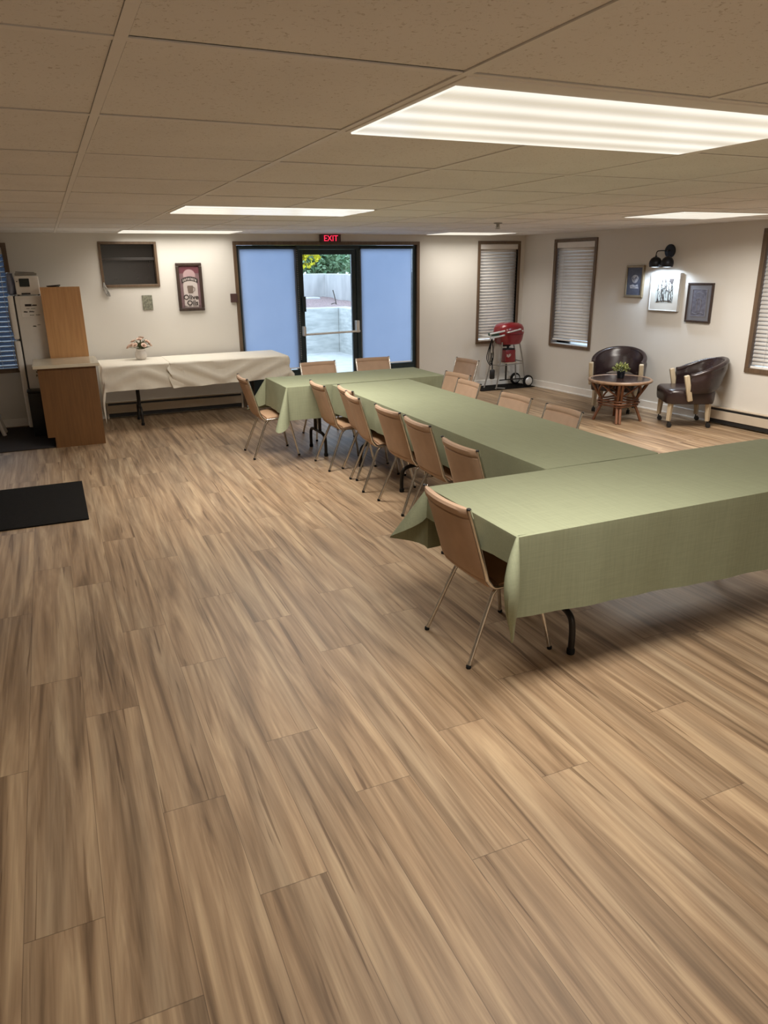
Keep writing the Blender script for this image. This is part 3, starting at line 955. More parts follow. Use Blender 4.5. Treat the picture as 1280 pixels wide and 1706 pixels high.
# white serving table along the back wall
SZ = 0.74
folding_table('long serving table under white cloths along the back wall', 0.50, 2.64, 9.05, 9.66, SZ, 'x', 0.36)
def drape(px, py, nx, ny, tt):
    if ny > -0.5: return 0.004 * math.sin(py * 30) * tt
    u = px
    f = abs((u - 0.90) / 0.45)
    return 0.010 + 0.024 * math.sin(13 * (tt * 0.7 + (1 - f) * 0.45)) * min(1, tt * 3) * (1.2 - 0.7 * tt) + 0.006 * math.sin(u * 21 - tt * 6) * tt
def swag(px, py, nx, ny, tt):
    if ny > -0.5: return 0.006 * math.sin(py * 30) * tt
    f = (px - 1.24) / 1.42
    k = abs(f - 0.42)
    w_ = math.sin(17 * (tt * 0.6 + k * 1.3))
    return 0.012 + 0.028 * (w_ * abs(w_) ** 0.3) * min(1, tt * 2.5)
cloth('tablecloth', 'shorter white tablecloth at the cabinet end of the serving table', 0.475, 1.36, 9.02, 9.69, SZ + 0.003,
      (0.29, 0.28), (0.05, 0.05), (0.60, 0.66), (0.03, 0.03), [(0, 0)] * 3 + [(0.0, 0.02)], M['ivory'], 'white tablecloths', ripple=drape)
cloth('tablecloth', 'longer swagged white tablecloth on the serving table by the entrance', 1.235, 2.665, 9.005, 9.70, SZ + 0.007,
      (0.30, 0.27), (0.05, 0.05), (0.03, 0.03), (0.29, 0.29), [(0.05, 0.04), (0, 0), (0, 0), (0, 0)], M['ivory'], 'white tablecloths', ripple=swag)
for o in C.objects:
    pass

# ------------------------------------------------------------------ stacking chairs
def stacking_chair(label):
    t = thing('stacking_chair', label, 'chair', (0, 0, 0), 0, 'tan stacking chairs around the green tables')
    bp = [(-0.075, 0.383), (-0.105, 0.392), (-0.128, 0.415), (-0.1345, 0.428), (-0.137, 0.433), (-0.1395, 0.439), (-0.148, 0.462), (-0.162, 0.52), (-0.182, 0.59), (-0.204, 0.66), (-0.221, 0.715), (-0.228, 0.738), (-0.2295, 0.742), (-0.231, 0.747), (-0.233, 0.752), (-0.237, 0.766), (-0.241, 0.780), (-0.243, 0.789)]
    th = [0.020, 0.026, 0.029, 0.029, 0.017, 0.029, 0.030, 0.030, 0.030, 0.030, 0.030, 0.029, 0.018, 0.018, 0.032, 0.038, 0.036, 0.018]
    cv = [0.0, 0.004, 0.009, 0.011, 0.012, 0.013, 0.015, 0.018, 0.02, 0.022, 0.024, 0.025, 0.025, 0.025, 0.026, 0.026, 0.026, 0.026]
    g = G(); g.slab(bp, 0.405, th, cv, 12); obj('backrest', g, M['tan'], t, smooth=38)
    sp = [(-0.07, 0.395), (-0.03, 0.398), (0.03, 0.402), (0.10, 0.411), (0.165, 0.421), (0.205, 0.424), (0.228, 0.418), (0.238, 0.404)]
    g = G(); g.slab(sp, 0.41, [0.02, 0.034, 0.038, 0.04, 0.04, 0.036, 0.03, 0.016], 0.0, 10); obj('seat', g, M['seat'], t, smooth=50)
    g = G()
    for s in (-1, 1):
        pts = [(x + 0.004, s * 0.208, z) for x, z in bp[::-1][::2]] + [(-0.06, s * 0.208, 0.385), (0.06, s * 0.206, 0.392), (0.20, s * 0.20, 0.408)]
        g.tube(pts, 0.0095, 8, n=4)
    bf = obj('side_frame', g, M['chrome'], t, smooth=60)
    g = G()
    for s in (-1, 1): g.lathe([(0.009, 0), (0.0105, 0.002), (0.0105, 0.008), (0.008, 0.010)], (-0.243, s * 0.208, 0.785), 10)
    obj('end_plug', g, M['black'], bf, smooth=50)
    for s in (-1, 1):
        for (pts, foot) in (
            ([(0.03, s * 0.168, 0.376), (-0.035, s * 0.170, 0.376), (-0.072, s * 0.175, 0.352), (-0.10, s * 0.180, 0.30), (-0.22, s * 0.212, 0.016)], (-0.2235, s * 0.213, 0)),
            ([(0.03, s * 0.168, 0.376), (0.12, s * 0.170, 0.380), (0.155, s * 0.176, 0.352), (0.172, s * 0.182, 0.30), (0.228, s * 0.222, 0.016)], (0.230, s * 0.223, 0))):
            g = G(); g.tube(pts, 0.0105, 10, n=4); lg = obj('leg', g, M['chrome'], t, smooth=60)
            g = G(); g.lathe([(0.011, 0), (0.0125, 0.003), (0.012, 0.016), (0.010, 0.018)], foot, 10); obj('rubber_foot', g, M['rubber'], lg, smooth=50)
    g = G()
    g.tube([(-0.06, -0.17, 0.362), (-0.06, 0.17, 0.362)], 0.009, 8, False); g.tube([(0.14, -0.17, 0.366), (0.14, 0.17, 0.366)], 0.009, 8, False)
    obj('crossbar', g, M['chrome'], t, smooth=60)
    return t
CH = [
    (1.795, 2.805, 0, 'tan stacking chair at the left end of the nearest green table'),
    (1.885, 7.10, 0, 'tan stacking chair at the left end of the far green table, its seat showing'),
    (2.40, 6.355, 0, 'left row chair with its back against the far table corner, the farthest of the row'),
    (2.525, 5.955, 0, 'left row chair half hidden behind the chair nearer the viewer, second from the far table'),
    (2.450, 5.590, 0, 'left row chair third from the far table, dark table legs beside it'),
    (2.455, 4.930, 0, 'left row chair close together with another, the farther of that close pair'),
    (2.450, 4.410, 0, 'left row chair second from the nearest green table'),
    (2.375, 3.700, 0, 'left row chair right behind the nearest green table, its legs hidden by the cloth'),
    (4.02, 7.22, 180, 'tan chair at the right end of the far table, backed by the red grill corner'),
    (3.355, 6.27, 180, 'right row chair standing taller, in front of the end chair of the far table'),
    (3.19, 5.80, 180, 'right row chair overlapping the one behind it, third from the near end'),
    (3.15, 4.965, 180, 'right row chair second from the near end, alone before the bare floor'),
    (3.14, 4.33, 180, 'right row chair nearest the viewer, below the dark armchairs'),
    (2.69, 7.62, -90, 'tan chair on the far side of the far table, in front of the glass door'),
    (3.37, 7.67, -90, 'tan chair beyond the far table, in front of the right roller shade'),
]
proto = None
for i, (x, y, a, lb) in enumerate(CH):
    a += [0.0, -1.5, -1.5, -4.0, -7.0, 1.5, -1.5, 0.5, 6.0, 5.0, -2.0, 1.5, 0.5, 2.0, -1.0][i]
    if proto is None:
        proto = stacking_chair(lb); proto.location = (x, y, 0); proto.rotation_euler = (0, 0, R(a))
    else:
        dup(proto, (x, y, 0), R(a), lb)

# ------------------------------------------------------------------ kitchen corner
t = thing('base_cabinet', 'brown wooden base cabinet with cream countertop at the left', 'cabinet', (0.09, 8.65, 0))
o3 = (0.09, 8.65, 0)
g = G(o3)
g.poly([(-0.19, 8.34, 0.115), (-0.19, 8.34, 0.838), (0.375, 8.34, 0.838), (0.375, 8.34, 0.0), (-0.12, 8.34, 0.0), (-0.12, 8.34, 0.115)][::-1], (0, 0.02, 0))
obj('side_panel', g, M['oakdk'], t)
g = G(o3); g.box((-0.165, 8.36, 0.115), (0.37, 8.96, 0.836)); g.box((-0.12, 8.36, 0.0), (0.37, 8.96, 0.115)); obj('carcass', g, M['oakdk'], t)
for yy in (8.365, 8.665):
    g = G(o3); g.box((-0.188, yy, 0.13), (-0.168, yy + 0.29, 0.82), 0.004); dr = obj('door', g, M['oakdk'], t)
    g = G(o3); g.lathe([(0.006, 0), (0.006, 0.012), (0.014, 0.018), (0.012, 0.026), (0.003, 0.028)], (-0.188, yy + 0.25, 0.74), 12, (-1, 0, 0)); obj('knob', g, M['brass'], dr, smooth=50)
g = G(o3); g.box((-0.232, 8.295, 0.838), (0.412, 8.995, 0.872), 0.006); obj('countertop', g, M['counter'], t)

t = thing('tall_panel_cabinet', 'tall orange oak cabinet standing between countertop and refrigerator', 'cabinet', (0.15, 9.08, 0))
o3 = (0.15, 9.08, 0)
g = G(o3); g.box((-0.05, 9.002, 0), (0.352, 9.02, 1.625), 0.002); obj('side_panel', g, M['oak'], t)
g = G(o3); g.box((-0.045, 9.02, 0), (0.348, 9.155, 1.618)); obj('carcass', g, M['oak'], t)
g = G((0.09, 9.07, 1.626)); rot = Matrix.Rotation(R(-4), 3, 'Y')
g.box((0.02, 9.03, 1.632), (0.16, 9.13, 1.642), 0.002, rot); g.box((0.03, 9.035, 1.624), (0.15, 9.125, 1.632), 0.002)
tag(obj('magazine', g, M['ink'], loc=(0.09, 9.07, 1.626)), 'dark thin magazine lying on top of the tall oak cabinet', 'magazine')

t = thing('refrigerator', 'white top-freezer refrigerator seen from its side with notes on it', 'refrigerator', (0.0, 9.46, 0))
o3 = (0.0, 9.46, 0)
g = G(o3); g.box((-0.315, 9.17, 0.05), (0.33, 9.77, 1.535), 0.012); obj('body', g, M['white'], t, smooth=40)
g = G(o3); g.box((-0.385, 9.165, 1.075), (-0.328, 9.775, 1.54), 0.014); fd = obj('freezer_door', g, M['white'], t, smooth=40)
g = G(o3); g.tube([(-0.385, 9.72, 1.12), (-0.41, 9.72, 1.15), (-0.41, 9.72, 1.38), (-0.385, 9.72, 1.42)], 0.011, 8); obj('handle', g, M['heater'], fd, smooth=50)
g = G(o3); g.box((-0.385, 9.165, 0.09), (-0.328, 9.775, 1.06), 0.014); fd = obj('fridge_door', g, M['white'], t, smooth=40)
g = G(o3); g.tube([(-0.385, 9.72, 0.68), (-0.41, 9.72, 0.71), (-0.41, 9.72, 0.98), (-0.385, 9.72, 1.02)], 0.011, 8); obj('handle', g, M['heater'], fd, smooth=50)
g = G(o3); g.box((-0.328, 9.175, 0.06), (-0.315, 9.765, 1.53)); obj('door_gasket', g, M['black'], t)
g = G(o3); g.box((-0.30, 9.2, 0.0), (0.31, 9.74, 0.05)); obj('toe_base', g, M['black'], t)
# note sheet and handwriting on the refrigerator side
g = G(o3); g.box((-0.27, 9.166, 1.31), (-0.075, 9.17, 1.50), 0.001); nt_ = obj('note_sheet', g, M['white'], t)
def scribble(g, x0, x1, z, y, h, seed, r=0.0022):
    rr = random.Random(seed); x = x0
    while x < x1:
        wl = rr.uniform(0.02, 0.045)
        pts = []
        for k in range(int(wl / 0.006) + 2):
            pts.append((x + k * 0.006, y, z + (h * (0.9 if k % 2 else -0.4)) * rr.uniform(0.5, 1.1)))
        g.tube(pts, r, 5, n=3)
        x += wl + 0.02
g = G(o3)
g.box((-0.225, 9.162, 1.425), (-0.16, 9.166, 1.448), 0.001); scribble(g, -0.155, -0.10, 1.432, 9.164, 0.010, 2, 0.004); scribble(g, -0.215, -0.11, 1.40, 9.164, 0.004, 4)
scribble(g, -0.245, -0.14, 1.365, 9.164, 0.012, 5, 0.003); scribble(g, -0.19, -0.075, 1.33, 9.164, 0.006, 6); scribble(g, -0.175, -0.155, 1.21, 9.166, 0.008, 7, 0.004)
scribble(g, -0.13, -0.10, 1.225, 9.166, 0.003, 8)
obj('handwriting', g, M['ink'], nt_)

t = thing('countertop_appliance', 'boxy white appliance with dark display on top of the refrigerator', 'appliance', (-0.17, 9.32, 1.537))
o3 = (-0.17, 9.32, 1.537)
g = G(o3); g.box((-0.29, 9.19, 1.545), (-0.05, 9.46, 1.745), 0.02); obj('housing', g, M['white'], t, smooth=40)
g = G(o3); g.box((-0.245, 9.18, 1.63), (-0.145, 9.192, 1.715), 0.004); obj('display', g, M['screen'], t)
g = G(o3); g.box((-0.24, 9.183, 1.548), (-0.15, 9.192, 1.565), 0.003); g.lathe([(0.006, 0), (0.005, 0.006)], (-0.268, 9.19, 1.685), 10, (0, -1, 0)); obj('tray_slot', g, M['black'], t)
for sx_ in (-0.27, -0.07):
    g = G(o3); g.lathe([(0.012, 0), (0.012, 0.012)], (sx_, 9.22, 1.5365), 10); g.lathe([(0.012, 0), (0.012, 0.012)], (sx_, 9.43, 1.5365), 10); obj('foot', g, M['rubber'], t)
g = G((-0.17, 9.33, 1.747))
g.box((-0.28, 9.20, 1.748), (-0.06, 9.44, 1.772), 0.01); g.box((-0.27, 9.22, 1.772), (-0.08, 9.43, 1.785), 0.006, Matrix.Rotation(R(3), 3, 'Y'))
tag(obj('bag', g, M['grey'], loc=(-0.17, 9.33, 1.747), smooth=40), 'crumpled grey bag of papers lying on the white appliance', 'bag')
g = G((-0.335, 9.33, 1.545))
prof = [(0.025, 0.0), (0.045, 0.01), (0.05, 0.09), (0.048, 0.15), (0.03, 0.21), (0.034, 0.225), (0.014, 0.235)]
g.lathe(prof, (-0.338, 9.33, 1.545), 16, None, 0.9, 1.9)
for v in g.bm.verts: v.co += Vector((noise.noise(v.co * 14) * 0.012, noise.noise(v.co * 14 + Vector((5, 0, 0))) * 0.012, 0))
tag(obj('plastic_bag', g, M['bluepl'], loc=(-0.335, 9.33, 1.545), smooth=60), 'blue-grey plastic bag slumped beside the white appliance on the refrigerator', 'bag')

t = thing('waste_bin', 'black lidded bin in the dark gap before the refrigerator', 'bin', (-0.24, 9.08, 0))
g = G(); g.box((-0.10, -0.075, 0.0), (0.11, 0.075, 0.50), 0.012); obj('body', g, M['black'], t, smooth=40)
g = G(); g.box((-0.104, -0.08, 0.50), (0.114, 0.08, 0.53), 0.01); obj('lid', g, M['black'], t, smooth=40)
g = G((-0.68, 9.0, 0)); g.box((-1.5, 8.36, 0.001), (-0.135, 9.70, 0.010), 0.004)  # thin dark brown sheet laid flat on the floor beside the base cabinet
tag(obj('floor_sheet', g, mat('dark_brown_sheet', (0.020, 0.013, 0.010), 0.9, var=0.3, scale=50, bump=0.4, bscale=200), loc=(-0.68, 9.0, 0)), 'thin dark brown sheet on the kitchen floor in front of the refrigerator', 'mat')
t = thing('step_stool', 'small white plastic stool cut by the left edge near the refrigerator', 'stool', (-0.815, 9.33, 0.010))
g = G(); g.box((-0.15, -0.11, 0.20), (0.15, 0.11, 0.235), 0.015, None, 3); obj('seat', g, M['porcelain'], t, smooth=40)
for sx_ in (-1, 1):
    for sy_ in (-1, 1):
        g = G(); g.tube([(sx_ * 0.11, sy_ * 0.08, 0.21), (sx_ * 0.165, sy_ * 0.10, 0.0)], 0.024, 10, False); obj('leg', g, M['porcelain'], t, smooth=50)

# black mat on the left of the floor
g = G((-0.27, 6.25, 0)); g.box((-0.97, 5.68, 0.001), (0.062, 6.82, 0.012), 0.004)
tag(obj('floor_sheet', g, M['matrub'], loc=(-0.27, 6.25, 0)), 'black rectangular floor mat at the left edge of the bare floor', 'mat')
def outlet():
    pass

# flowers on the serving table
t = thing('flower_vase', 'white rounded vase of peach flowers on the white-clothed table', 'vase', (0.965, 9.50, SZ + 0.008))
g = G(); g.lathe([(0.045, 0.0), (0.06, 0.01), (0.072, 0.05), (0.066, 0.085), (0.048, 0.11), (0.052, 0.125), (0.044, 0.127), (0.03, 0.10)], (0, 0, 0), 24); obj('vase', g, M['porcelain'], t, smooth=50)
rr = random.Random(5)
g = G()
for k in range(46):
    a = rr.uniform(0, 2 * PI); b = rr.uniform(0.1, 1.35); L_ = rr.uniform(0.07, 0.16)
    d_ = Vector((math.cos(a) * math.sin(b), math.sin(a) * math.sin(b), math.cos(b)))
    p0 = Vector((0, 0, 0.115)); p1 = p0 + d_ * L_
    g.tube([p0, p0 + d_ * L_ * 0.5 + Vector((0, 0, 0.01)), p1], 0.002, 4, n=2)
    s = d_.cross(Vector((0, 0, 1))); s = s.normalized() * 0.013 if s.length > 0.01 else Vector((0.013, 0, 0))
    m_ = p0 + d_ * (L_ * 0.72); g.poly([m_ - d_ * 0.03, m_ + s, m_ + d_ * 0.035, m_ - s])
obj('leaves', g, M['stem'], t)
k = 0
for a, b, L_ in [(0.2, 1.1, .13), (1.2, 1.0, .12), (2.3, 1.15, .135), (3.2, 1.2, .14), (4.1, 1.0, .13), (5.0, 1.05, .13), (5.7, .75, .14), (2.9, .6, .13), (4.6, .35, .14), (0.9, .3, .15)]:
    p = Vector((math.cos(a) * math.sin(b), math.sin(a) * math.sin(b), math.cos(b))) * L_ + Vector((0, 0, 0.105))
    g = G(); ax = p - Vector((0, 0, 0.05))
    for ring, (n_, rad_, op) in enumerate(((5, 0.034, 0.9), (4, 0.024, 0.55), (3, 0.014, 0.25))):
        q = Vector((0, 0, 1)).rotation_difference(ax.normalized())
        for j in range(n_):
            th_ = 2 * PI * j / n_ + ring
            e1 = q @ Vector((math.cos(th_), math.sin(th_), 0)); e2 = q @ Vector((-math.sin(th_), math.cos(th_), 0)); e3 = q @ Vector((0, 0, 1))
            base = p + e3 * 0.004 * ring
            rows = []
            for u in (0, 0.5, 1.0):
                w_ = (0.35 + 0.8 * math.sin(PI * (0.15 + u * 0.75))) * rad_ * 0.75
                c_ = base + e1 * (rad_ * u * op) + e3 * (rad_ * u * (1.1 - op * 0.7))
                rows.append([c_ - e2 * w_, c_ + e1 * 0.003, c_ + e2 * w_])
            g.grid(rows)
    o = obj('flower', g, M['petal'], t, smooth=60)
    sm = o.modifiers.new('thickness', 'SOLIDIFY'); sm.thickness = 0.0015

# small plaque, maroon plate
g = G((1.146, BACK - 0.006, 1.40)); g.box((1.085, BACK - 0.012, 1.315), (1.207, BACK, 1.49), 0.003)
tag(obj('wall_plaque', g, M['plaque'], loc=(1.146, BACK - 0.006, 1.40)), 'small mottled grey-green plaque on the back wall above the flowers', 'plaque')
g = G((2.23, BACK - 0.02, 1.43)); g.box((2.188, BACK - 0.03, 1.375), (2.275, BACK, 1.482), 0.004)
t = tag(obj('switch_box', g, M['maroon'], loc=(2.23, BACK - 0.02, 1.43)), 'small maroon box on the wall at the left side of the entrance frame', 'switch box')

# framed advertisement
t = thing('framed_poster', 'narrow dark-framed pink advertising poster left of the entrance', 'framed poster', (1.685, BACK, 1.575))
W2, H2 = 0.160, 0.290
g = G()
for a, b in (((-W2, H2 - .036), (W2, H2)), ((-W2, -H2), (W2, -H2 + .036)), ((-W2, -H2 + .036), (-W2 + .036, H2 - .036)), ((W2 - .036, -H2 + .036), (W2, H2 - .036))):
    g.box((a[0], -0.03, a[1]), (b[0], 0, b[1]), 0.006)
obj('frame', g, M['frame'], t)
g = G(); g.box((-W2 + .03, -0.008, -H2 + .03), (W2 - .03, -0.004, H2 - .03)); pr = obj('print', g, M['pink'], t)
def plate(nm, pts, m, y, par):
    g = G(); g.poly([(p[0], y, p[1]) for p in pts], (0, -0.0012, 0)); return obj(nm, g, m, par)
plate('top_band', [(-.122, .165), (.122, .165), (.122, .252), (-.122, .252)], M['rosedk'], -0.008, pr)
arch = lambda cx, z0, r, zt, n=14: [(cx - r, z0)] + [(cx + r, z0)] + [(cx + r * math.cos(PI * k / n), zt + r * math.sin(PI * k / n) * 0.9) for k in range(0, n + 1)]
plate('crown_shape', arch(0, .12, .075, .145), mat('pale_pink_print', (0.42, 0.29, 0.30), 0.4), -0.0095, pr)
plate('label_panel', arch(0.004, -.245, .088, .02), M['paper'], -0.0095, pr)
pts = [(-.1 + .2 * k / 12, .098 + .03 * math.sin(PI * k / 12)) for k in range(13)]
plate('banner', pts + [(x, z - .052) for x, z in pts[::-1]], M['ink'], -0.011, pr)
g = G()
for k in range(8):
    x = -.078 + k * .022; z = .067 + .03 * math.sin(PI * (x + .1) / .2)
    g.box((x - .006, -0.0132, z - .012), (x + .006, -0.0122, z + .014)) if k % 2 else g.tube([(x - .006, -0.013, z - .012), (x - .004, -0.013, z + .013), (x + .006, -0.013, z + .010), (x + .005, -0.013, z - .012)], 0.0028, 4, n=2)
obj('banner_marks', g, M['paper'], pr)
g = G(); g.poly([(-.028, -.0115, -.075), (.03, -.0115, -.075), (.038, -.0115, .0), (.034, -.0115, .018), (-.032, -.0115, .018), (-.038, -.0115, .0)], (0, -.001, 0))
g.tube([(.036, -.012, .0), (.055, -.012, -.012), (.05, -.012, -.045), (.03, -.012, -.052)], 0.004, 6); obj('cup_picture', g, mat('brown_print', (0.16, 0.12, 0.10), 0.5), pr)
RXM = lambda x, z, s=1.0: Matrix.Translation((x, -0.0125, z)) @ Matrix.Rotation(PI / 2, 4, 'X') @ Matrix.Scale(s, 4, (1, 0, 0))
letters('lettering', 'Olive', 0.082, M['ink'], pr, RXM(0.0, -.125, 1.05), 0.001)
letters('lettering', 'Oils', 0.082, M['ink'], pr, RXM(0.015, -.195, 1.05), 0.001)
g = G(); scribble(g, -.09, .115, -.232, -0.012, 0.006, 11, 0.002); obj('small_print', g, M['ink'], pr)

# ------------------------------------------------------------------ right wall: pictures and sconce
def picture(label, y0, y1, z0, z1, m_frame, m_mat, fw, depth, inner, art):
    yc, zc = (y0 + y1) / 2, (z0 + z1) / 2
    t = thing('framed_picture', label, 'framed picture', rw(yc, 0, zc), RWA, 'framed pictures on the right wall')
    w, h = (y1 - y0) / 2 * wlen, (z1 - z0) / 2
    g = G()
    for a, b in (((-w, h - fw), (w, h)), ((-w, -h), (w, -h + fw)), ((-w, -h + fw), (-w + fw, h - fw)), ((w - fw, -h + fw), (w, h - fw))):
        g.box((a[0], 0.0, a[1]), (b[0], depth, b[1]), 0.004)
    obj('frame', g, m_frame, t)
    g = G(); g.box((-w + fw * .8, 0.002, -h + fw * .8), (w - fw * .8, depth * 0.72, h - fw * .8)); mt = obj('mat_board', g, m_mat, t)
    art(t, w, h, depth * 0.72)
    return t
def strokes(nm, lst, m, par, y, r):
    g = G()
    for pts in lst: g.tube([(p[0], y, p[1]) for p in pts], r, 5, n=3)
    return obj(nm, g, m, par)
white_ink = mat('white_chalk_ink', (0.42, 0.44, 0.50), 0.6, var=0.2, scale=40)
def art_a(t, w, h, y):
    g = G()
    g.poly([(0.055 * math.cos(a) * (1 + .12 * math.sin(3 * a)) - 0.01, y, 0.03 + 0.05 * math.sin(a)) for a in [2 * PI * k / 20 for k in range(20)]], (0, .001, 0))
    g.poly([(-.075, y, -.085), (.06, y, -.085), (.07, y, -.05), (.02, y, -.035), (-.02, y, -.05), (-.06, y, -.035)], (0, .001, 0))
    o = obj('print_figure', g, white_ink, t)
    strokes('print_lines', [[(-.05, .03), (-.02, .05), (.01, .02), (.04, .045)], [(-.03, .06), (0, .0), (.03, .06)], [(-.05, -.06), (0, -.07), (.05, -.06)]], M['blupap'], t, y + .001, 0.003)
picture('small blue-grey framed picture, leftmost of the three on the right wall', 7.42, 7.715, 1.382, 1.771, M['brass'], M['blupap'], 0.028, 0.03, 0, art_a)
def art_b(t, w, h, y):
    g = G(); g.box((-.135, y, -.125), (.135, y + .001, .16)); p = obj('drawing', g, M['sketch'], t)
    rr = random.Random(9); L_ = []
    for k in range(34):
        x = rr.uniform(-.125, .125); z = rr.uniform(-.11, .13)
        L_.append([(x, z), (x + rr.uniform(-.012, .012), z + rr.uniform(-.03, .06)), (x + rr.uniform(-.02, .02), max(-.12, z - rr.uniform(.0, .09)))])
    for x in (-.1, -.06, .0, .05, .1): L_.append([(x, -.11), (x + .004, .02), (x - .004, .14)])
    L_ += [[(-.12, -.11), (0, -.10), (.12, -.115)], [(-.04, .0), (0, .05), (.04, .0)], [(-.12, .04), (-.08, .0), (-.02, .03)]]
    strokes('ink_lines', L_, M['ink'], t, y + .0015, 0.0036)
    g = G(); g.poly([(-.13, y + .002, .155), (-.055, y + .002, .155), (-.08, y + .002, .10), (-.11, y + .002, .09)], (0, .001, 0)); obj('ink_patch', g, M['ink'], t)
picture('white-matted ink drawing lit by the black lamp, middle of the three', 6.84, 7.28, 1.236, 1.681, M['silver'], M['cream'], 0.010, 0.045, 0, art_b)
def art_c(t, w, h, y):
    g = G(); g.box((-.10, y, -.15), (.10, y + .001, .15)); obj('print_panel', g, mat('dim_blue_print', (0.115, 0.115, 0.15), 0.5, var=0.35, scale=30), t)
    L_ = [[(-.10, -.15), (-.10, .15)], [(.10, -.15), (.10, .15)], [(-.10, .15), (.10, .15)], [(-.10, -.15), (.10, -.15)],
          [(-.02, -.09), (-.03, .0), (0, .06), (.03, .0), (.02, -.09)], [(-.05, .03), (0, .05), (.05, .03)], [(-.08, -.12), (-.03, -.105), (.03, -.125), (.08, -.11)], [(-.06, .1), (0, .12), (.05, .1)]]
    strokes('print_lines', L_, mat('pale_print_line', (0.22, 0.22, 0.26), 0.6), t, y + .001, 0.003)
picture('dark-framed grey-blue picture, rightmost of the three on the right wall', 6.38, 6.73, 1.128, 1.572, M['frame'], M['matgrey'], 0.022, 0.03, 0, art_c)

t = thing('wall_sconce', 'black two-globe wall lamp lighting the framed drawing', 'wall lamp', rw(7.065, 0, 1.93), RWA)
g = G(); g.lathe([(0.078, 0), (0.078, 0.012), (0.07, 0.02), (0.02, 0.024)], (0, 0, 0.0), 28, (0, 1, 0)); obj('backplate', g, M['navy'], t, smooth=40)
for s in (-1, 1):
    g = G(); g.tube([(s * 0.01, 0.018, 0.0), (s * 0.03, 0.09, 0.005), (s * 0.075, 0.13, 0.0), (s * 0.09, 0.135, -0.03), (s * 0.09, 0.135, -0.06)], 0.006, 8); obj('arm', g, M['navy'], t, smooth=50)
    g = G()
    prof = [(0.012, 0.085), (0.014, 0.072), (0.03, 0.068), (0.055, 0.05), (0.07, 0.022), (0.074, -0.005), (0.070, -0.03), (0.066, -0.045), (0.063, -0.044), (0.067, -0.03), (0.070, -0.005), (0.066, 0.02), (0.05, 0.045), (0.028, 0.062), (0.005, 0.065)]
    g.lathe(prof, (s * 0.09, 0.135, -0.135), 24); sh = obj('shade', g, M['navy'], t, smooth=50)
    g = G(); g.lathe([(0.02, 0.05), (0.045, 0.03), (0.055, 0.0), (0.056, -0.03), (0.045, -0.043), (0.01, -0.046)], (s * 0.09, 0.135, -0.138), 20); obj('bulb', g, M['bulb'], sh, smooth=60)
    ld = bpy.data.lights.new('sconce_lamp', 'SPOT'); ld.energy = 26.0; ld.color = (0.70, 0.84, 1.0); ld.spot_size = R(168); ld.spot_blend = 0.5; ld.shadow_soft_size = 0.04
    lo = bpy.data.objects.new('sconce_lamp', ld); C.objects.link(lo); lo.parent = t; lo.location = (s * 0.09, 0.135, -0.19)

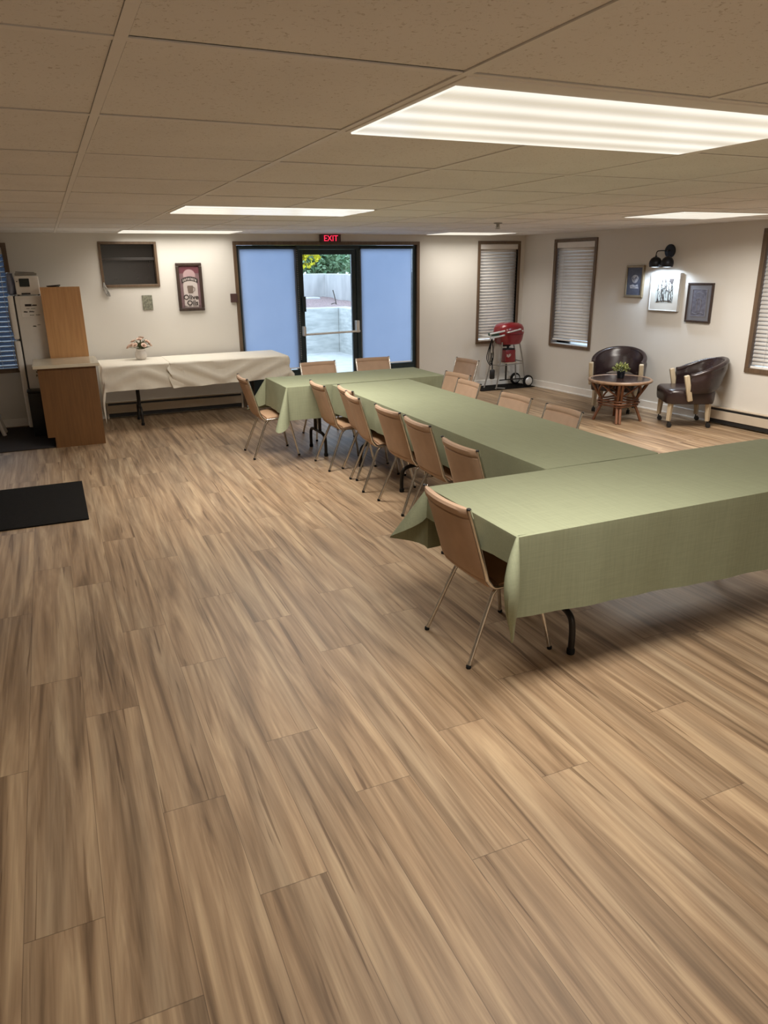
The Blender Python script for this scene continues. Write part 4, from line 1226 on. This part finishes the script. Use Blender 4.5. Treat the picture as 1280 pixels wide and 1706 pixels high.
# ------------------------------------------------------------------ leather armchairs
def armchair(label):
    t = thing('leather_armchair', label, 'armchair', (0, 0, 0), 0, 'dark leather armchairs on casters')
    # seat block with a crowned top
    rows = []
    def ringpt(a, rx, ry, p=7.0):
        c, s = math.cos(a), math.sin(a)
        k = (abs(c) ** p + abs(s) ** p) ** (-1 / p)
        return rx * k * c, ry * k * s
    for rx, z in ((0.255, 0.275), (0.268, 0.282), (0.274, 0.32), (0.277, 0.395), (0.272, 0.418), (0.252, 0.434), (0.17, 0.447), (0.02, 0.452)):
        rows.append([(ringpt(2 * PI * k / 40, rx, rx)[0] + 0.02, ringpt(2 * PI * k / 40, rx, rx)[1], z) for k in range(40)])
    g = G(); vr = g.grid(rows, close=True); g.bm.faces.new(vr[0]); g.bm.faces.new(vr[-1]); obj('seat', g, M['leather'], t, smooth=50)
    # barrel back
    def plan(u):
        """u in -1..1 from one arm front to the other; returns x, y, outward normal"""
        a = u * R(118)
        x = -0.02 - 0.285 * math.cos(a); y = 0.30 * math.sin(a)
        if abs(u) > 0.72:
            k = (abs(u) - 0.72) / 0.28
            a0 = R(118) * 0.72
            x = -0.02 - 0.285 * math.cos(a0) + k * 0.11; y = math.copysign(0.30 * math.sin(a0) - 0.004 * k, u)
            n = Vector((0, math.copysign(1, u), 0)) * 0.9 + Vector((-0.3, 0, 0)) * (1 - k)
            n.normalize()
        else:
            n = Vector((-math.cos(a) / 0.285, math.sin(a) / 0.30, 0)).normalized()
        return Vector((x, y, 0)), n
    def top(u): return 0.595 + 0.150 * (0.5 + 0.5 * math.cos(PI * min(1, abs(u) ** 1.1)))
    def low(u): return 0.405 + 0.075 * math.exp(-(u / 0.35) ** 2)
    loops = []
    nu = 44
    for i in range(nu + 1):
        u = -1 + 2 * i / nu
        p, n = plan(u)
        zt, zl = top(u), low(u)
        lean = 0.075 * (0.5 + 0.5 * math.cos(PI * u))
        prof = []
        for k in range(9):       # outside, bottom to top
            f = k / 8; prof.append((0.026 + (0.012 if 0.85 > f > .1 else 0.0), f))
        for k in range(9):       # inside, top to bottom
            f = 1 - k / 8; prof.append((-0.026 - (0.010 if .85 > f > .1 else 0.0), f))
        ring = []
        for off, f in prof:
            h = zl + (zt - zl) * f
            ring.append(p + n * (off + lean * f) + Vector((0, 0, h)))
        loops.append(ring)
    g = G(); vr = g.grid(loops, close=True); g.bm.faces.new(vr[0]); g.bm.faces.new(vr[-1][::-1]); bk = obj('backrest', g, M['leather'], t, smooth=60)
    pts = []
    for i in range(nu + 1):
        u = -1 + 2 * i / nu; p, n = plan(u); lean = 0.075 * (0.5 + 0.5 * math.cos(PI * u)); pts.append(p + n * lean + Vector((0, 0, top(u))))
    g = G(); g.tube(pts, 0.028, 10, True, 2); obj('rolled_edge', g, M['leather'], bk, smooth=60)
    for s in (-1, 1):
        p, n = plan(s)
        g = G(); g.box((p.x - 0.010, p.y - 0.026 + s * 0.012, 0.315), (p.x + 0.045, p.y + 0.026 + s * 0.012, 0.610), 0.010, Matrix.Rotation(R(13), 3, 'Y'), 3); obj('arm_post', g, M['pale'], t, smooth=40)
    for sx_ in (-1, 1):
        for s in (-1, 1):
            x, y = 0.02 + sx_ * 0.215, s * 0.215
            g = G(); g.tube([(x - sx_ * 0.01, y - s * 0.005, 0.30), (x, y, 0.078)], 0.026, 4, False, radii=[0.034, 0.026]); lg = obj('leg', g, M['pale'], t)
            g = G(); g.tube([(x, y, 0.08), (x, y, 0.05)], 0.007, 8, False)
            g.box((x - 0.028, y - 0.012, 0.042), (x + 0.006, y + 0.012, 0.056), 0.004)
            g.lathe([(0.010, -0.020), (0.024, -0.019), (0.026, -0.014), (0.026, -0.005), (0.012, -0.003), (0.012, 0.003), (0.026, 0.005), (0.026, 0.014), (0.024, 0.019), (0.010, 0.020)], (x - 0.014, y, 0.0265), 18, (0, 1, 0))
            obj('caster', g, M['black'], lg, smooth=40)
    return t
ac = armchair('dark leather barrel armchair behind the round rattan table')
ac.location = (6.52, 7.34, 0); ac.rotation_euler = (0, 0, R(219))
dup(ac, (6.64, 6.275, 0), R(150), 'dark leather barrel armchair at the right, turned sideways near the heater')

# ------------------------------------------------------------------ rattan table and plant
t = thing('rattan_table', 'low round rattan table with dark polished top before the armchair', 'coffee table', (6.10, 6.80, 0), R(-38))
g = G(); g.lathe([(0.20, 0.467), (0.335, 0.467), (0.352, 0.472), (0.352, 0.496), (0.30, 0.499), (0.02, 0.499)], (0, 0, 0), 48); obj('tabletop', g, M['topdark'], t, smooth=30)
g = G()
ring = [(0.352 * math.cos(2 * PI * k / 48), 0.352 * math.sin(2 * PI * k / 48), 0.484) for k in range(49)]
g.tube(ring, 0.019, 10, False); obj('cane_rim', g, M['canelt'], t, smooth=60)
for k in range(4):
    a = PI / 2 * k
    c_, s_ = math.cos(a), math.sin(a)
    def q(r_, z_, o_=0.0): return (r_ * c_ - o_ * s_, r_ * s_ + o_ * c_, z_)
    g = G()
    for o_ in (-0.019, 0.019):
        g.tube([q(0.325, 0.470, o_), q(0.285, 0.40, o_), q(0.205, 0.27, o_), q(0.195, 0.20, o_), q(0.235, 0.10, o_), q(0.275, 0.0, o_)], 0.0165, 8, n=5)
    lg = obj('leg', g, M['cane'], t, smooth=60)
    g = G()
    g.tube([q(0.20, 0.24), q(0.15, 0.33), q(0.06, 0.42), q(0.0, 0.455)], 0.011, 8, n=5)
    g.tube([q(0.21, 0.30, 0.0), q(0.235, 0.37, 0.10), q(0.22, 0.44, 0.19), q(0.20, 0.467, 0.22)], 0.010, 8, n=5)
    g.tube([q(0.21, 0.30, 0.0), q(0.235, 0.37, -0.10), q(0.22, 0.44, -0.19), q(0.20, 0.467, -0.22)], 0.010, 8, n=5)
    obj('curved_brace', g, M['cane'], lg, smooth=60)
g = G()
for z_, r_ in ((0.255, 0.215), (0.225, 0.225), (0.195, 0.21)):
    g.tube([(r_ * (1 - 0.16 * math.cos(4 * 2 * PI * k / 48 + PI)) * math.cos(2 * PI * k / 48) * 0.93, r_ * (1 - 0.16 * math.cos(4 * 2 * PI * k / 48 + PI)) * math.sin(2 * PI * k / 48) * 0.93, z_) for k in range(49)], 0.0095, 8, False)
obj('binding_ring', g, M['cane'], t, smooth=60)

t = thing('potted_plant', 'small bushy green plant in a dark pot on the rattan table', 'plant', (6.13, 6.83, 0.4995))
g = G(); g.lathe([(0.036, 0.0), (0.040, 0.004), (0.050, 0.075), (0.052, 0.082), (0.047, 0.084), (0.043, 0.07), (0.01, 0.068)], (0, 0, 0), 22); obj('pot', g, M['navy'], t, smooth=40)
g = G(); rr = random.Random(12)
for k in range(240):
    a = rr.uniform(0, 2 * PI); b = math.acos(rr.uniform(-0.25, 1)); rad_ = rr.uniform(0.045, 0.10)
    d_ = Vector((math.cos(a) * math.sin(b), math.sin(a) * math.sin(b), math.cos(b) * 0.85))
    p = Vector((0, 0, 0.10)) + d_ * rad_
    s = d_.cross(Vector((rr.uniform(-1, 1), rr.uniform(-1, 1), rr.uniform(-1, 1)))).normalized() * 0.009
    g.poly([p - d_ * 0.012, p + s, p + d_ * 0.018 + Vector((0, 0, 0.004)), p - s])
obj('foliage', g, M['leafp'], t)
g = G()
for k in range(14):
    a = k * 2.4; g.tube([(0, 0, 0.06), (0.02 * math.cos(a), 0.02 * math.sin(a), 0.10), (0.05 * math.cos(a), 0.05 * math.sin(a), 0.14)], 0.002, 4, n=2)
obj('stems', g, M['stem'], t)

# ------------------------------------------------------------------ red grill on its mat
g = G((6.38, 9.56, 0)); g.poly([(5.76, 9.36, 0.001), (6.72, 9.36, 0.001), (6.69, 9.79, 0.001), (5.80, 9.79, 0.001)], (0, 0, 0.008))
tag(obj('floor_sheet', g, M['matrub'], loc=(6.38, 9.56, 0)), 'dark mat under the red grill in the back corner', 'mat')
GO = (6.22, 9.50, 0.009)
t = thing('barbecue_grill', 'red barbecue grill on a grey wheeled stand in the back corner', 'grill', GO)
def q(x, y, z): return (x - 6.22, y - 9.50, z - 0.009)
def superell(g, c, rx, ry, zs, p=3.0, seg=32):
    rows = []
    for k_, z_ in zs:
        rows.append([])
        for i in range(seg):
            a = 2 * PI * i / seg; cc, ss = math.cos(a), math.sin(a)
            kk = (abs(cc) ** p + abs(ss) ** p) ** (-1 / p) * k_
            rows[-1].append(q(c[0] + rx * kk * cc, c[1] + ry * kk * ss, z_))
    vr = g.grid(rows, close=True); g.bm.faces.new(vr[0]); g.bm.faces.new(vr[-1])
g = G(); superell(g, (6.29, 9.50), 0.215, 0.17, [(0.55, 0.655), (0.80, 0.665), (0.93, 0.72), (0.99, 0.79), (1.0, 0.808)]); obj('bowl', g, M['red'], t, smooth=45)
g = G(); superell(g, (6.29, 9.50), 0.22, 0.175, [(1.0, 0.812), (1.01, 0.83), (0.97, 0.90), (0.86, 0.945), (0.62, 0.968), (0.2, 0.976), (0.02, 0.977)]); ld_ = obj('lid', g, M['red'], t, smooth=45)
g = G(); g.tube([q(6.16, 9.335, 0.845), q(6.16, 9.295, 0.85), q(6.26, 9.285, 0.872), q(6.36, 9.295, 0.885), q(6.36, 9.335, 0.885)], 0.011, 8); obj('handle', g, M['silver'], ld_, smooth=50)
g = G(); g.lathe([(0.012, 0), (0.012, 0.01)], q(6.42, 9.33, 0.86), 10, (0, -1, 0)); obj('thermometer', g, M['silver'], ld_)
g = G()
g.box(q(5.88, 9.34, 0.790), q(6.09, 9.60, 0.800), 0.004); 
obj('side_shelf', g, M['silver'], t)
g = G(); g.box(q(5.905, 9.37, 0.802), q(6.05, 9.47, 0.842), 0.012); sh = obj('tool_case', g, M['dkgreen'], t, smooth=40)
g = G(); g.tube([q(5.86, 9.335, 0.835), q(6.10, 9.315, 0.872)], 0.014, 8, False); g.tube([q(5.86, 9.335, 0.775), q(6.10, 9.315, 0.81)], 0.014, 8, False); g.tube([q(5.872, 9.335, 0.84), q(5.872, 9.335, 0.772)], 0.009, 8, False); obj('towel_rail', g, M['silver'], t, smooth=50)
for (a, b) in (((6.12, 9.40, 0.70), (6.04, 9.40, 0.009)), ((6.10, 9.58, 0.70), (5.95, 9.60, 0.009)), ((6.44, 9.42, 0.68), (6.57, 9.42, 0.10)), ((6.44, 9.58, 0.68), (6.56, 9.66, 0.10))):
    g = G(); m_ = tuple((a[i] + b[i]) / 2 + (0.012 if i == 0 else 0) for i in range(3)); g.tube([q(*a), q(*m_), q(*b)], 0.011, 8); obj('leg', g, M['grey'], t, smooth=50)
g = G(); g.tube([q(6.005, 9.36, 0.030), q(6.06, 9.42, 0.022), q(6.17, 9.355, 0.018)], 0.010, 8, False); g.tube([q(6.08, 9.40, 0.36), q(6.02, 9.59, 0.36)], 0.008, 8, False); g.tube([q(6.50, 9.42, 0.40), q(6.50, 9.58, 0.40)], 0.008, 8, False); g.tube([q(6.08, 9.40, 0.355), q(6.50, 9.42, 0.37)], 0.008, 8, False); obj('crossbar', g, M['grey'], t, smooth=50)
for (x, y) in ((6.60, 9.385), (6.58, 9.70)):
    g = G(); g.lathe([(0.055, -0.022), (0.078, -0.02), (0.088, -0.010), (0.088, 0.010), (0.078, 0.02), (0.055, 0.022)], q(x, y, 0.098), 28, (0, 1, 0)); w_ = obj('wheel', g, M['rubber'], t, smooth=40)
    g = G(); g.lathe([(0.062, -0.026), (0.058, -0.030), (0.02, -0.036), (0.004, -0.037)], q(x, y, 0.098), 28, (0, 1, 0)); g.lathe([(0.062, 0.02), (0.058, 0.026), (0.004, 0.03)], q(x, y, 0.098), 28, (0, 1, 0)); obj('hub', g, M['silver'], w_, smooth=40)
g = G(); g.tube([q(6.60, 9.40, 0.098), q(6.58, 9.68, 0.098)], 0.008, 8, False); obj('axle', g, M['grey'], t)
g = G(); g.box(q(6.185, 9.40, 0.380), q(6.40, 9.60, 0.394), 0.004); obj('lower_shelf', g, M['heater'], t)
g = G(); g.tube([q(6.27, 9.50, 0.38), q(6.27, 9.50, 0.13)], 0.014, 8, False); g.box(q(6.16, 9.49, 0.115), q(6.62, 9.51, 0.130), 0.003); obj('post', g, M['steel'], t, smooth=50)
t2 = thing('gas_canister', 'small red box-shaped canister with white mark under the grill', 'canister', (6.29, 9.48, 0.3945))
g = G(); g.box((-0.09, -0.065, 0), (0.085, 0.065, 0.185), 0.012); obj('body', g, M['red'], t2, smooth=40)
g = G(); g.box((-0.085, -0.06, 0.185), (0.08, 0.06, 0.205), 0.008); g.box((-0.12, -0.02, 0.235), (0.02, 0.02, 0.255), 0.006); g.box((-0.03, -0.015, 0.205), (0.0, 0.015, 0.235), 0.004); obj('cap', g, M['black'], t2, smooth=40)
g = G(); g.tube([(-0.072, -0.067, 0.125), (-0.066, -0.067, 0.085), (-0.055, -0.067, 0.12), (-0.045, -0.067, 0.075), (-0.03, -0.067, 0.125)], 0.004, 6); g.tube([(-0.028, -0.067, 0.08), (-0.02, -0.067, 0.122), (-0.004, -0.067, 0.118), (-0.012, -0.067, 0.095), (-0.026, -0.067, 0.098)], 0.004, 6); obj('white_mark', g, M['porcelain'], t2)
t3 = thing('cable_with_adapter', 'black looped cable and power brick hanging from the grill shelf', 'cable', (5.94, 9.38, 0.35))
o3 = (5.94, 9.38, 0.35)
g = G(o3)
for k, (dx, zz) in enumerate(((0.0, 0.40), (0.03, 0.43), (-0.03, 0.38))):
    g.tube([(5.93, 9.385, 0.77), (5.885 + dx * 0.5, 9.375, 0.62), (5.87 + dx, 9.37, 0.48), (5.91, 9.37, zz), (5.955, 9.372, 0.50), (5.945, 9.38, 0.64), (5.93, 9.385, 0.77)], 0.006, 6, n=5)
g.tube([(5.92, 9.37, 0.56), (5.935, 9.37, 0.42), (5.94, 9.37, 0.32)], 0.008, 6)
obj('cord', g, M['rubber'], t3, smooth=50)
g = G(o3); g.box((5.905, 9.35, 0.17), (5.985, 9.40, 0.315), 0.02); obj('power_brick', g, M['black'], t3, smooth=40)

# ceiling sprinkler
t = thing('ceiling_sprinkler', 'small sprinkler head on the ceiling before the corner window', 'sprinkler', (4.40, 6.93, CEIL))
g = G(); g.lathe([(0.045, 0.0), (0.045, -0.006), (0.02, -0.012), (0.012, -0.03), (0.006, -0.045)], (0, 0, 0), 18); obj('escutcheon', g, M['grey'], t, smooth=40)
g = G(); g.lathe([(0.028, -0.055), (0.028, -0.058), (0.004, -0.06)], (0, 0, 0), 18); g.tube([(0.012, 0, -0.02), (0.02, 0, -0.04), (0.004, 0, -0.056)], 0.003, 6); g.tube([(-0.012, 0, -0.02), (-0.02, 0, -0.04), (-0.004, 0, -0.056)], 0.003, 6); obj('deflector', g, M['grey'], t)

# ------------------------------------------------------------------ outside the glass door
g = G(); g.box((-8, BACK + 0.12, -0.12), (22, 15.7, -0.02)); struct(obj('patio_ground', g, M['paving']))
g = G(); g.box((-8, 15.65, -0.1), (5.88, 15.95, 0.945), 0.02); g.box((5.88, 11.5, -0.1), (6.18, 15.95, 0.945), 0.02)
struct(obj('retaining_wall', g, M['block']))
g = G(); g.box((-8, 19.6, 0.4), (7.05, 19.85, 1.625), 0.02); g.box((6.98, 17.6, 0.4), (12, 17.85, 1.60), 0.02); g.box((6.98, 17.8, 0.4), (7.2, 19.7, 1.62), 0.02)
struct(obj('garden_wall', g, M['conc']))
rows = []
for j in range(24):
    y = 15.93 + j * 0.165
    row = []
    for i in range(80):
        x = -7 + i * 0.24
        row.append((x, y, 0.90 + 0.13 * (j / 23) + 0.035 * noise.noise(Vector((x * 1.7, y * 1.7, 0)))))
    rows.append(row)
g = G(); g.grid(rows); o = obj('mulch_bed', g, M['mulch'], smooth=80); o['kind'] = 'stuff'; tag(o, 'red-brown bark mulch in the raised bed outside the glass door', 'mulch')
g = G((5.6, 18.9, 1.0)); g.box((2.0, 18.75, 0.9), (6.55, 19.1, 1.045), 0.02); tag(obj('garden_kerb', g, M['paving'], loc=(5.6, 18.9, 1.0)), 'pale kerb strip before the far concrete wall outside', 'kerb')
t = thing('broken_branch', 'thin dark stick standing in the mulch outside', 'branch', (6.33, 17.0, 0.94))
g = G(); g.tube([(0, 0, 0.0), (-0.03, 0, 0.16), (-0.075, 0, 0.33)], 0.012, 6); obj('stick', g, M['bark'], t)
g = G(); g.tube([(0, 0, 0.03), (-0.06, 0, 0.03), (-0.12, 0.02, 0.01)], 0.01, 6); obj('twig', g, M['bark'], t)

g = G(); g.box((-8, 19.86, 0.8), (22, 30, 0.98)); struct(obj('garden_ground', g, M['mulch']))
def bush(name, label, c, rx, ry, rz, n, leaf, m, seed, trunk=None, group=None, flat=0.0):
    t = thing(name, label, 'shrub', (c[0], c[1], c[2] - rz), 0, group)
    rr = random.Random(seed)
    g = G()
    blobs = [(rr.uniform(-.5, .5) * rx, rr.uniform(-.5, .5) * ry, rr.uniform(-.45, .5) * rz + rz, rr.uniform(.4, .6)) for _ in range(9)]
    for k in range(n):
        bx_, by_, bz_, br = rr.choice(blobs)
        a = rr.uniform(0, 2 * PI); ct = rr.uniform(-1, 1); st = math.sqrt(1 - ct * ct)
        d_ = Vector((math.cos(a) * st, math.sin(a) * st, ct))
        rad_ = br * rr.uniform(0.8, 1.02)
        p = Vector((bx_ + d_.x * rx * rad_, by_ + d_.y * ry * rad_, bz_ + d_.z * rz * rad_))
        d_ = (d_ + Vector((rr.uniform(-.6, .6), rr.uniform(-.6, .6), rr.uniform(-.6, .3) - flat))).normalized()
        s = d_.cross(Vector((rr.uniform(-1, 1), rr.uniform(-1, 1), rr.uniform(-1, 1)))).normalized() * leaf * 0.45
        g.poly([p, p + d_ * leaf * 0.5 + s, p + d_ * leaf, p + d_ * leaf * 0.5 - s])
    obj('foliage', g, m, t)
    g = G(); g.tube([(0, 0, -(trunk or 0.0)), (0.03, 0, rz * 0.4), (0.0, 0.03, rz)], 0.05, 7)
    for k in range(6):
        bx_, by_, bz_, br = blobs[k]; g.tube([(0.02, 0, rz * 0.3), (bx_ * .5, by_ * .5, rz * 0.6), (bx_, by_, bz_)], 0.02, 5, n=3)
    obj('stem', g, M['bark'], t)
bush('yellow_shrub', 'bright yellow shrub above the concrete wall outside the door', (6.70, 21.2, 2.25), 0.80, 0.7, 0.45, 1900, 0.10, M['leafy'], 3, trunk=0.9)
bush('conifer_shrub', 'green conifer directly right of the yellow shrub outside', (8.05, 23.0, 1.90), 0.80, 0.8, 0.62, 1800, 0.16, M['leafg'], 4, flat=.2, group='green conifers outside', trunk=0.3)
bush('conifer_shrub', 'spreading green conifer at the right edge of the view through the door', (9.15, 21.5, 1.85), 0.70, 0.65, 0.5, 1600, 0.16, M['leafg'], 5, flat=.2, group='green conifers outside', trunk=0.3)
bush('conifer_shrub', 'tall dark green conifer farthest back behind the shrubs outside', (8.8, 25.2, 2.4), 2.2, 1.0, 1.3, 2600, 0.24, M['leafg'], 6, flat=.2, group='green conifers outside', trunk=0.12)

t = thing('garden_shed', 'dark blue-grey shed seen between the slats of the left window', 'shed', (-2.5, 14.6, -0.02))
g = G(); g.box((-4.5, 0, 0), (3.2, 1.0, 2.5), 0.01); obj('wall', g, mat('blue_grey_siding', (0.016, 0.022, 0.034), 0.9, var=0.25, scale=3, spec=0.1, stretch=(1, 1, 12)), t)
g = G(); g.poly([(-4.8, -0.2, 2.5), (-4.8, 1.02, 2.5), (-4.8, 0.5, 2.9)], (8.3, 0, 0)); obj('roof', g, mat('dark_roof_felt', (0.05, 0.05, 0.055), 0.9), t)
